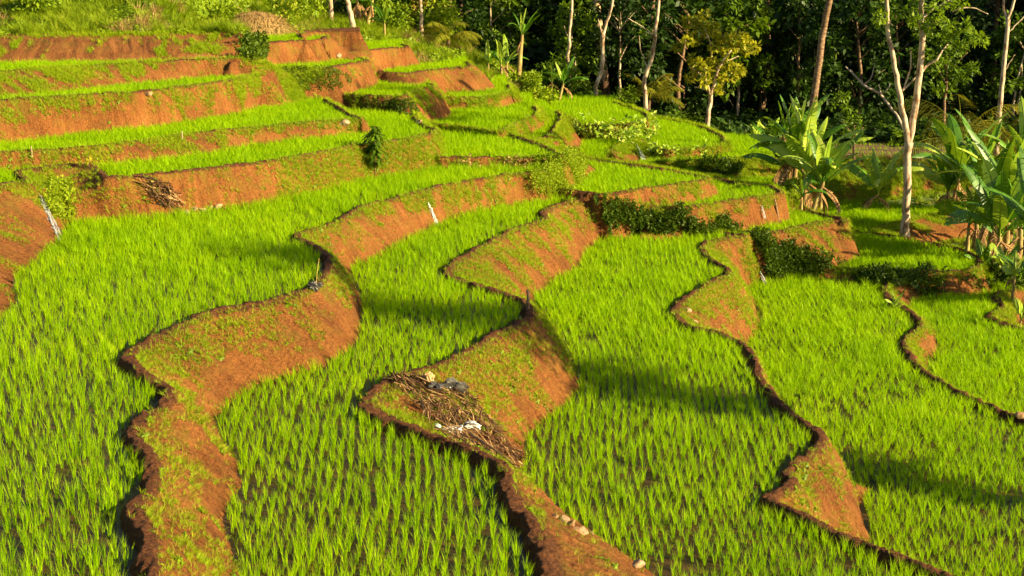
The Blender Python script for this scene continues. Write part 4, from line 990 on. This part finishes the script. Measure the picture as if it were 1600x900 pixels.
# ------------------------------------------------------------------ bushes hanging over the banks
PX, PY = project(vx[:, 0], vx[:, 1], vx[:, 2])
def bush(x0, x1, y0, y1, label, mat, thick=0.28, size=0.075, dens=900, name='bush', group=None, owners=None, seed=0, n=0.4, poly=None):
    rgb = np.random.default_rng(seed)
    wx_ = PX + (fbm(vx[:, 0] * 0.9, vx[:, 1] * 0.9, 800 + seed) - .5) * (x1 - x0) * .30; wy_ = PY + (fbm(vx[:, 0] * 1.1, vx[:, 1] * 1.1, 830 + seed) - .5) * (y1 - y0) * .6
    m = (PX > x0 - 20) & (PX < x1 + 20) & (PY > y0 - 12) & (PY < y1 + 12) & (tmean > 0.03)
    if poly is None: rr_ = (np.abs((wx_ - (x0 + x1) / 2) / ((x1 - x0) / 2)) ** 2.6 + np.abs((wy_ - (y0 + y1) / 2) / ((y1 - y0) / 2)) ** 2.6)
    else: rr_ = np.where(inside(wx_, wy_, np.array(poly, float)), 0.3, 2.0)
    if owners: m &= np.isin(qown, [i for i, t in enumerate(T) if t['name'] in owners])
    lump = fbm(vx[:, 0] * 1.3, vx[:, 1] * 1.3, 600 + seed, 3)
    p, nr, rep = sample(m, dens * sstep(n - 0.12, n + 0.05, lump) * sstep(1.15, 0.85, rr_))
    if len(p) < 5: print('EMPTY', label); return
    b = MB(); off = rgb.uniform(0, 1, len(p)) ** 0.7 * thick * (0.4 + 1.2 * lump[rep])
    org = Vector(p.mean(0))
    for i in range(len(p)):
        N_ = Vector(nr[i]); c = Vector(p[i]) + (N_ * 0.8 + Vector((0, 0, 0.45))) * off[i] - org
        d = (N_ * 0.6 + Vector(rgb.normal(size=3)) * 0.6).normalized(); z = size * rgb.uniform(0.6, 1.3)
        b.leaf(c, d, (Vector((0, 0, 1)) + Vector(rgb.normal(size=3)) * 0.5).normalized(), z * 1.7, z, rgb.uniform(), rgb.uniform(0, .4))
    o = b.build(name, mat, None, False); o.location = org; tag(o, label, 'bush', group); return o
bush(922,1150,308,378,'long dark green creeper bush over the shaded bank behind the middle paddy',M['bush'],.30,.065,2000,owners=('W','X','Y'),seed=1,n=.15,poly=[(922,306),(950,312),(1000,322),(1050,332),(1090,345),(1130,362),(1165,372),(1150,378),(1060,372),(1000,362),(960,356),(938,350),(930,335)])
bush(1172,1325,362,442,'big dark bush hanging down the bank beside the bund corner',M['bush'],.30,.065,1900,owners=('Y','C'),seed=2,n=.2,poly=[(1172,364),(1200,368),(1235,378),(1262,395),(1290,412),(1330,426),(1325,440),(1270,438),(1215,440),(1190,425),(1182,395)])
bush(828,912,240,310,'yellow green grassy bush on the bank end between two paddies',M['hillgrass'],.25,.05,1500,seed=3)
bush(545,655,150,186,'dark leaf cover standing in for shade on the short grassy bank below the small square paddy',M['bush'],.08,.05,900,owners=('K',),seed=4,poly=[(560,150),(640,156),(652,186),(620,180),(570,174)])  # shadowed grassy bank: its shade is put into dark leaves
bush(425,545,106,140,'dark leaf patch standing in for shade under the crest of the wall end of the upper terraces',M['bush'],.08,.05,700,owners=('L3',),seed=5,n=.46)  # no bush grows here, dark leaves imitate the shade on the wall end
bush(374,416,62,96,'round dark bush at the right end of the top mud wall',M['bush'],.3,.09,900,seed=6,n=.2)
bush(1090,1160,250,284,'dark low bush on the grassy bank behind the wedge paddy',M['bush'],.22,.07,800,owners=('V',),seed=8)
bush(68,122,286,345,'leafy bush beside the white water spout',M['hillgrass'],.15,.06,900,owners=('L1',),seed=9)
bush(1320,1545,424,466,'ragged weeds over the red bank below the shaded paddy',M['bush'],.22,.08,420,owners=('Z',),seed=10,n=.5)
bush(1330,1420,424,452,'dark grass hanging over the low bank above the bund corner',M['bush'],.25,.08,600,owners=('Z',),seed=11,n=.3)
bush(905,1015,186,222,'row of pale leafy taro plants on the upper back bank',BAN['pale'],.40,.15,130,seed=12,n=.2)
bush(1020,1100,214,246,'sparse pale leafy taro plants on the back bank by the thin water streak',BAN['pale'],.38,.14,90,seed=13,n=.3)
bush(685,870,250,270,'reddish dry weeds along the low bank in the middle',M['straw'],.16,.08,220,owners=('G',),seed=14,n=.45)

# bushes and palms on the ridge
def round_bush(px, py, Y, r, label, mat, size=0.12, n=700, flat=0.8, seed=0, name='bush', group='bushes on the ridge', cat='bush'):
    rgb = np.random.default_rng(seed); q = PD(px, py, Y); q.z = float(ground(np.array([q.x]), np.array([q.y]))[0][0]); m = MB()
    for i in range(9):
        a = rgb.uniform(0, 6.28); rr = r * rgb.uniform(0, .7); m.ball(rgb, (math.cos(a) * rr, math.sin(a) * rr, r * flat * rgb.uniform(0.25, 1.0)), r * rgb.uniform(.3, .55), n // 9, size)
    o = m.build(name, mat, None, False); o.location = q; tag(o, label, cat, group)
for i, (px, py, Y, r, mk, lab) in enumerate([(625,50,88,1.7,'herb','ochre green bush left of the slim ridge trunk'),(685,60,89,2.0,'herb','bright bush right of the slim ridge trunk'),(480,30,84,1.8,'herb','yellow green bush left of the short pale trunk'),
     (440,40,80,1.7,'herb','yellow green bush right of the straw mound'),(350,35,74,1.3,'hillgrass','grassy bush left of the straw mound'),(220,30,70,1.2,'bush','dark green bush in the middle of the upper slope'),(60,30,68,1.2,'herb','bright bush high on the upper left slope'),
     (300,20,74,1.3,'bush','dark bush near the top edge of the upper slope'),(140,15,70,1.3,'herb','yellowish bush at the top edge, far left'),(820,130,84,1.1,'hillgrass','grassy bush round the foot of the tall ridge banana'),(848,160,82,1.3,'hillgrass','grassy bush at the right end of the ridge'),
     (905,150,90,1.8,'bush','dark rounded bush behind the slim white trunk'),(770,30,96,2.6,'forest','dark forest bush behind the ridge bananas'),(875,85,88,2.0,'forest_lit','tall bright bush between ridge bananas and white trunk'),
     (965,120,88,1.7,'forest_lit','bright leafy bush right of the thick mottled trunk'),(985,140,90,1.4,'forest','dark bush behind the crooked white trunk'),(1050,180,86,1.2,'forest_lit','low bright bush left of the small yellow green tree'),
     (1545,402,53,.75,'bush','dark tangle of leaves round the foot of the right-hand bananas'),(1585,408,51,.8,'bush','dark tangle of leaves at the right edge under the bananas'),(1500,366,58,.6,'bush','dark low bush beside the foot of the short slim banana'),(1238,322,59,.6,'herb','leafy weeds round the foot of the middle banana clump'),(1290,318,61,.5,'bush','low dark bush right of the middle banana clump'),
     (590,20,90,2.2,'herb','tall yellow green bush behind the ridge banana'),(730,20,97,2.4,'forest','dark bush in the gap beyond the ridge')]):
    round_bush(px, py, Y, r, lab, M[mk], (0.08 if r < 1 else 0.13) if r < 2 else 0.18, 1100, 1.1 if r > 1.5 else .8, seed=100 + i, group='bushes under the bananas' if r < 1 else 'bushes on the ridge')

# straw mound on the upper slope
q = PD(398, 60, 74); q.z = float(ground(np.array([q.x]), np.array([q.y]))[0][0]); rgb = np.random.default_rng(77); m = MB()
for i in range(3200):
    a = rgb.uniform(0, 6.28); u = rgb.uniform(0, 1); el = math.asin(u); R0 = 1.1 + .12 * math.sin(a * 3)
    c = Vector((math.cos(a) * math.cos(el) * R0 * 1.2, math.sin(a) * math.cos(el) * R0, 1.35 * u)); N_ = c.normalized()
    d = (Vector((N_.x * .6, N_.y * .6, -0.8)) + Vector(rgb.normal(size=3)) * .45).normalized(); m.leaf(c, d, N_, rgb.uniform(.25, .6), .03, rgb.uniform(), .1)
o = m.build('straw_mound', M['straw'], None, False); o.location = q; o.scale = (1.45, 1.3, 1.05); tag(o, 'rounded mound of dry straw and vines on the upper slope', 'straw mound')

# saplings
def sapling(px, py, h, label, nleaf, spread, seed, mat, size=.09, lean=0.05, name='sapling', stem_r=.018, low=.25):
    rgb = np.random.default_rng(seed); g = hit(px, py); e = empty(name, g, label, 'sapling')
    p, r = dense([Vector((0, 0, -.05)), Vector((lean * h, 0, h * .5)), Vector((lean * 1.4 * h, 0, h))], [stem_r, stem_r * .8, stem_r * .3], 4, .006, rgb); MB().tube(p, r, 6).build('stem', M['bark_brown'], e)
    m = MB()
    for i in range(nleaf):
        u = rgb.uniform(low, 1); a = rgb.uniform(0, 6.28); c = Vector((lean * u * h * 1.3, 0, u * h)); s = spread * (.55 + .45 * math.sin(u * 17 + seed)) * math.sin(math.pi * min(1, .2 + u * .7)) * rgb.uniform(.2, 1)
        c = c + Vector((math.cos(a) * s, math.sin(a) * s, 0)); m.leaf(c, Vector((math.cos(a), math.sin(a), -.3 + rgb.normal() * .2)).normalized(), Vector((0, 0, 1)), size * 2.2 * rgb.uniform(.7, 1.2), size, rgb.uniform(), .35)
    m.build('foliage', mat, e)
sapling(586, 281, 1.75, 'leafy sapling growing out of the grassy bank in the upper middle', 300, .55, 1, M['forest_lit'], .12, .02)
sapling(1238, 654, .55, 'thin leaning sapling with a tiny leaf tuft in the right-hand paddy', 14, .10, 2, M['bush'], .05, .12, stem_r=.008, low=.85)
sapling(139, 262, .45, 'small yellow leaved shoot beside the mud bund at left', 40, .10, 3, foliage_mat('yellow_leaf', (.4, .4, .02), (.6, .55, .03), trans=.4), .06, .02, stem_r=.012)

# ------------------------------------------------------------------ posts and sticks
def stick(px, py, h, r, label, mat, lean=(0, 0), name='stake', cat='stake'):
    g = hit(px, py); rgb = np.random.default_rng(int(px)); p, rr = dense([Vector((0, 0, -.15)), Vector((lean[0] * .5, lean[1] * .5, h * .5)), Vector((lean[0], lean[1], h))], [r * 1.05, r, r * .9], 4, r * .15, rgb)
    o = MB().tube(p, rr, 8).build(name, mat); o.location = g; tag(o, label, cat)
stick(825, 483, .48, .045, 'short dark wooden stake on the bund above the debris heap', M['bark_brown'])
stick(492, 452, .75, .009, 'thin bamboo stick beside the dark bundle on the bund', simple_mat('bamboo', (.35, .26, .06), (.55, .42, .12), 6), (.12, 0))
stick(1217, 345, .8, .04, 'short stake at the end of the bank below the middle banana clump', M['bark_brown'], (-.2, 0))
stick(827, 138, 1.1, .05, 'pale broken stump on the ridge beside the tall banana', W_, (.12, 0), 'stump', 'stump')
stick(285, 221, .35, .02, 'small pale peg on the bund of the upper left terrace', W_)
stick(50, 244, .28, .02, 'tiny pale peg on the bund at far left', W_)

# ------------------------------------------------------------------ stones
def stone(px, py, size, label, mat, seed, sx=1.2, sz=.6, lift=.2):
    rgb = np.random.default_rng(seed); g = hit(px, py); bm = bmesh.new(); bmesh.ops.create_icosphere(bm, subdivisions=3, radius=1)
    ph = rgb.uniform(0, 6, 6)
    cuts = [(Vector(rgb.normal(size=3)).normalized(), rgb.uniform(.55, .85)) for _ in range(7)]
    for v in bm.verts:
        c = v.co.copy()
        for n_, d_ in cuts:
            k = c.dot(n_)
            if k > d_: c -= n_ * (k - d_) * .9
        c *= 1 + .05 * math.sin(c.x * 7 + ph[0]) * math.sin(c.y * 6 + ph[1])
        v.co = Vector((c.x * sx, c.y, c.z * sz)) * size
    me = bpy.data.meshes.new('stone'); bm.to_mesh(me); bm.free(); me.materials.append(mat); o = bpy.data.objects.new('stone', me); COL.objects.link(o)
    o.location = g + Vector((0, 0, size * sz * lift)); o.rotation_euler = (rgb.normal() * .2, rgb.normal() * .2, rgb.uniform(0, 6)); tag(o, label, 'stone'); return o
ST = simple_mat('pale_stone', (.20, .12, .06), (.46, .33, .20), 6, .85); ST2 = simple_mat('brown_stone', (.16, .09, .04), (.36, .22, .11), 6, .9)
for i, (px, py, s, m_, lab) in enumerate([(880,815,.11,ST,'pale flat stone at the upper end of the stone row beside the bottom bund'),(893,822,.10,ST2,'brown clod between the two pale stones of the bottom bund'),(911,832,.10,ST,'pale angular stone in the stone row beside the bottom bund'),
     (868,808,.06,ST2,'small brown stone at the top of the stone row'),(900,830,.07,ST2,'small brown stone wedged left of the angular pale stone'),(924,834,.05,ST,'tiny pale stone right of the angular one'),(995,884,.13,ST,'large tan stone at the bottom edge, near the muddy channel'),
     (1074,487,.13,ST,'pale lump of clay on the bund corner of the right middle bank'),(233,147,.14,ST2,'brown stone on the crest of the upper left mud wall'),(539,193,.22,ST,'pale stone on the end of the thin upper bund'),(655,192,.15,ST,'pale stone at the foot of the small steep mud face'),
     (291,334,.13,ST,'first pale stone at the foot of the left bank'),(303,332,.12,ST,'second pale stone at the foot of the left bank'),(317,330,.16,ST,'pale upright stone in the middle of the foot row'),(328,328,.11,ST,'pale stone right of the upright one'),
     (341,326,.15,ST,'last pale stone at the right end of the foot row'),(529,88,.2,ST,'pale stone on the upper steps beside the mud wall'),(1596,652,.16,ST2,'brown mud lump at the right edge of the photo'),(1085,503,.09,ST,'elongated pale clay piece right below the bund corner')]):
    stone(px, py, s, lab, m_, 200 + i)

# ------------------------------------------------------------------ debris heap on the middle bank
DX = [simple_mat('dead_stalk', (.035, .016, .007), (.16, .075, .03), 5, .85), simple_mat('pale_stalk', (.16, .08, .03), (.44, .28, .12), 6, .8), simple_mat('burnt_stalk', (.012, .010, .009), (.07, .04, .03), 5, .9)]
def in_poly(x, y, poly): return bool(inside(np.array([x]), np.array([y]), np.array(poly, float))[0])
def debris(poly, axis, n, label, org_px, seed, lmin=.2, lmax=.8, lift=.14, rad=.011, name='brush_heap', spread=.5):
    rgb = np.random.default_rng(seed); org = hit(*org_px)
    xs = [p[0] for p in poly]; ys = [p[1] for p in poly]; parts = [MB(), MB(), MB()]; a = hit(*axis[0]); b = hit(*axis[1]); ax = (b - a).normalized()
    pts = []
    while len(pts) < n:
        x, y = rgb.uniform(min(xs), max(xs)), rgb.uniform(min(ys), max(ys))
        if in_poly(x, y, poly): pts.append((x, y))
    # ground under the heap, read once on a small grid
    gxs = np.linspace(min(xs), max(xs), 14); gys = np.linspace(min(ys), max(ys), 10); G = [[hit(x, y) for x in gxs] for y in gys]
    def gh(x, y):
        u = np.clip((x - gxs[0]) / (gxs[-1] - gxs[0]) * 13, 0, 12.999); v = np.clip((y - gys[0]) / (gys[-1] - gys[0]) * 9, 0, 8.999); i, j = int(u), int(v); u -= i; v -= j
        return (G[j][i] * (1 - u) + G[j][i + 1] * u) * (1 - v) + (G[j + 1][i] * (1 - u) + G[j + 1][i + 1] * u) * v
    for (x, y) in pts:
        c = gh(x, y); k = rgb.choice([0, 0, 0, 1, 1, 2]); L = rgb.uniform(lmin, lmax); d = (ax + Vector(rgb.normal(size=3)) * spread * Vector((1, 1, .5)).length / 1.5)
        d = Vector((d.x, d.y, ax.z + rgb.normal() * .15)).normalized(); up = Vector((-.2, -.1, 1)).normalized() * (rgb.uniform(0.01, lift)); bend = Vector(rgb.normal(size=3)) * L * .07
        c = c + up; r = rad * rgb.uniform(.4, 1.5)
        parts[k].tube([c - d * L / 2 - org, c + bend - org, c + d * L / 2 - org], [r, r * .9, r * .5], 5)
        if rgb.uniform() < .6:   # flat shreds of dry leaf
            parts[0 if rgb.uniform() < .6 else 1].leaf(c - org + Vector(rgb.normal(size=3)) * .04, (d + Vector(rgb.normal(size=3)) * .5).normalized(), Vector((0, 0, 1)), rgb.uniform(.1, .3), rgb.uniform(.02, .06), .5)
    V, F, mi = [], [], []
    for k in range(3):
        st = len(V); V += parts[k].V; F += [tuple(a_ + st for a_ in f) for f in parts[k].F]; mi += [k] * len(parts[k].F)
    me = bpy.data.meshes.new(name); me.from_pydata(V, [], F)
    for d_ in DX: me.materials.append(d_)
    me.polygons.foreach_set('material_index', np.array(mi, np.int32)); me.update()
    o = bpy.data.objects.new(name, me); COL.objects.link(o); o.location = org; tag(o, label, kind='stuff')
    return o
HP = [(616,598),(650,593),(676,600),(706,612),(738,622),(752,645),(775,668),(795,688),(822,722),(806,738),(770,722),(738,705),(700,692),(690,672),(665,655),(646,632),(628,612)]
debris(HP, ((640,600),(805,730)), 620, 'brown heap of dead stalks and rubbish on the middle mud bank', (720, 660), 5, .12, .62, .15)
debris([(222,292),(262,290),(278,312),(280,330),(250,330),(232,310)], ((225,292),(268,325)), 110, 'tangle of dry roots on the left bank above the stone row', (250, 312), 6, .3, 1.0, .14, .014)
def pole(a, b, r0, r1, label, mat, name='split_bamboo', lift=.1, cat='bamboo'):
    A = hit(*a) + Vector((0, 0, lift)); Bv = hit(*b) + Vector((0, 0, lift * .7)); m = MB(); p, r = dense([Vector((0, 0, 0)), (Bv - A) * .5 + Vector((0, 0, .02)), Bv - A], [r0, (r0 + r1) / 2, r1], 3, .003, np.random.default_rng(1))
    m.tube(p, r, 6); o = m.build(name, mat); o.location = A; tag(o, label, cat)
pole((733, 693), (800, 736), .034, .008, 'pale tapering split bamboo at the lower edge of the brown heap', DX[1], lift=.2)
pole((643, 599), (725, 634), .016, .010, 'long brown stalk lying across the top of the brown heap', DX[1], 'dead_stalk', .2, 'stalk')
pole((618, 596), (638, 614), .012, .008, 'thin dark stalk poking from the upper left end of the heap', DX[2], 'dead_stalk', .14, 'stalk')
pole((748, 672), (800, 704), .018, .010, 'brown stalk along the right side of the lower heap', DX[0], 'dead_stalk', .2, 'stalk')
def bag(px, py, size, label, mat, seed, name='plastic_bag', sx=1.3, sz=.55, lift=.12, cat='plastic bag'):
    rgb = np.random.default_rng(seed); g = hit(px, py); bm = bmesh.new(); bmesh.ops.create_icosphere(bm, subdivisions=4, radius=1); ph = rgb.uniform(0, 6, 9)
    for v in bm.verts:
        c = v.co; f = 1 + .26 * math.sin(c.x * 5 + ph[0] + 2 * c.z) + .12 * abs(math.sin(c.y * 7 + ph[1] + c.x * 3)) - .3 * abs(math.sin(c.z * 6 + c.x * 4 + ph[2])) + .05 * math.sin(13 * c.x + 9 * c.y + ph[3])
        v.co = Vector((c.x * sx, c.y * .9, c.z * sz)) * f * size
    me = bpy.data.meshes.new(name); bm.to_mesh(me); bm.free(); me.materials.append(mat); o = bpy.data.objects.new(name, me); COL.objects.link(o)
    o.location = g + Vector((0, 0, lift)); o.rotation_euler = (rgb.normal() * .3, rgb.normal() * .3, rgb.uniform(0, 6)); tag(o, label, cat)
PW = simple_mat('white_plastic', (.50, .48, .44), (.80, .78, .74), 5, .4, spec=.5); PG = simple_mat('grey_plastic', (.035, .034, .032), (.13, .125, .12), 5, .35, spec=.5)
bag(711, 684, .16, 'crumpled white plastic scrap on the lower edge of the heap', PW, 1, lift=.16, cat='plastic scrap'); bag(738, 679, .17, 'whitish grey crumpled plastic bag in the middle of the lower heap', PW, 2, lift=.18)
bag(706, 616, .22, 'dark grey plastic bag near the top of the heap', PG, 3, lift=.14); bag(679, 615, .14, 'small grey plastic bag left of the larger grey one', PG, 4, lift=.14)
bag(684, 676, .07, 'small pale green scrap left of the white plastic scrap', simple_mat('green_plastic', (.3, .4, .32), (.6, .66, .55), 5, .5), 5, lift=.12, cat='plastic scrap')
bag(670, 602, .13, 'tan coconut husk at the top of the heap', simple_mat('husk', (.32, .17, .06), (.62, .42, .2), 7, .9), 6, 'coconut_husk', 1.1, .85, .14, 'coconut husk')
bag(497, 451, .12, 'small dark grey bag on the bund of the left paddy', PG, 7, lift=.06); bag(489, 455, .14, 'dark round bundle on the bund next to the small grey bag', PG, 8, 'bundle', 1, .9, .10, 'bundle')
# ------------------------------------------------------------------ water spouts
def water_thread_mat():
    b = NB('falling_water'); p = b.n('ShaderNodeBsdfPrincipled', i_Roughness=0.25); p.inputs['Base Color'].default_value = (.66, .68, .70, 1); p.inputs['Specular IOR Level'].default_value = .6
    b.l(p.outputs[0], b.out.inputs[0]); return b.m
WT = water_thread_mat()
def spout(path, n, spread, label, r=.008, lift=.10, seed=0):
    rgb = np.random.default_rng(seed); P_ = [hit(*p) for p in path]; org = P_[0]; m = MB()
    for i in range(n):
        s = rgb.normal() * .5; pts = []
        for j, q in enumerate(P_):
            u = j / (len(P_) - 1); pts.append(q - org + Vector((s * spread * (.3 + u) + rgb.normal() * .01, -.05 - .05 * u + rgb.normal() * .02, lift * (1 - u * .4) + rgb.normal() * .02)))
        k0 = rgb.uniform(0, .3); pts, rr = dense(pts, [r * rgb.uniform(.3, 1.2) for _ in pts], 4, .014, rgb)
        i0 = int(k0 * len(pts)); m.tube(pts[i0:], rr[i0:], 4)
    o = m.build('water_spout', WT); o.location = org; tag(o, label, 'water spout')
spout([(62,306),(68,318),(75,334),(82,350),(88,362),(93,377)], 34, .15, 'white water spouting down the left mud bank into the big paddy', .008, .035, 1)
spout([(669,322),(673,330),(678,340),(684,352)], 10, .05, 'thin white trickle down the bank in the upper middle', .011, .07, 2)
spout([(994,229),(998,236),(1001,244),(1004,251)], 12, .09, 'thin white water streak down the small brown bank at the back', .018, .08, 3)
spout([(1187,428),(1191,436),(1195,443)], 9, .05, 'small water trickle at the foot of the bank under the big dark bush', .010, .06, 4)
spout([(1189,326),(1192,334),(1194,342)], 6, .04, 'faint trickle on the bank below the wedge paddy', .009, .06, 5)

# tall narrow tree beside the frame: its long shade crosses the paddies from right to left
def shade_tree(x, y, h, r, label, seed, lo=.12):
    rgb = np.random.default_rng(seed); z = float(ground(np.array([float(x)]), np.array([float(y)]))[0][0]); e = empty('offframe_tree', (x, y, z), label, 'tree')
    p, rr = dense([Vector((0, 0, -.2)), Vector((0, .1, h * .5)), Vector((.1, 0, h))], [.16, .12, .04], 5, .02, rgb); MB().tube(p, rr, 8).build('trunk', Bn, e); m = MB()
    for i in range(int(h * 3.6)):
        u = lo + (1 - lo) * (i / (h * 3.6)); a = rgb.uniform(0, 6.28); f_ = .45 + .65 * u; q = f_ * r * rgb.uniform(.1, .8); m.ball(rgb, (math.cos(a) * q, math.sin(a) * q, u * h), f_ * r * rgb.uniform(.35, .6), 95, .17)
    m.build('crown', M['forest_lit'], e)
shade_tree(17.5, 26.0, 15.5, 1.9, 'tall narrow tree right of the lowest paddies', 5, .26)
shade_tree(25.5, 45.0, 7.0, 1.7, 'broad leafy tree right of the shaded paddy, outside the photo', 6, .2)
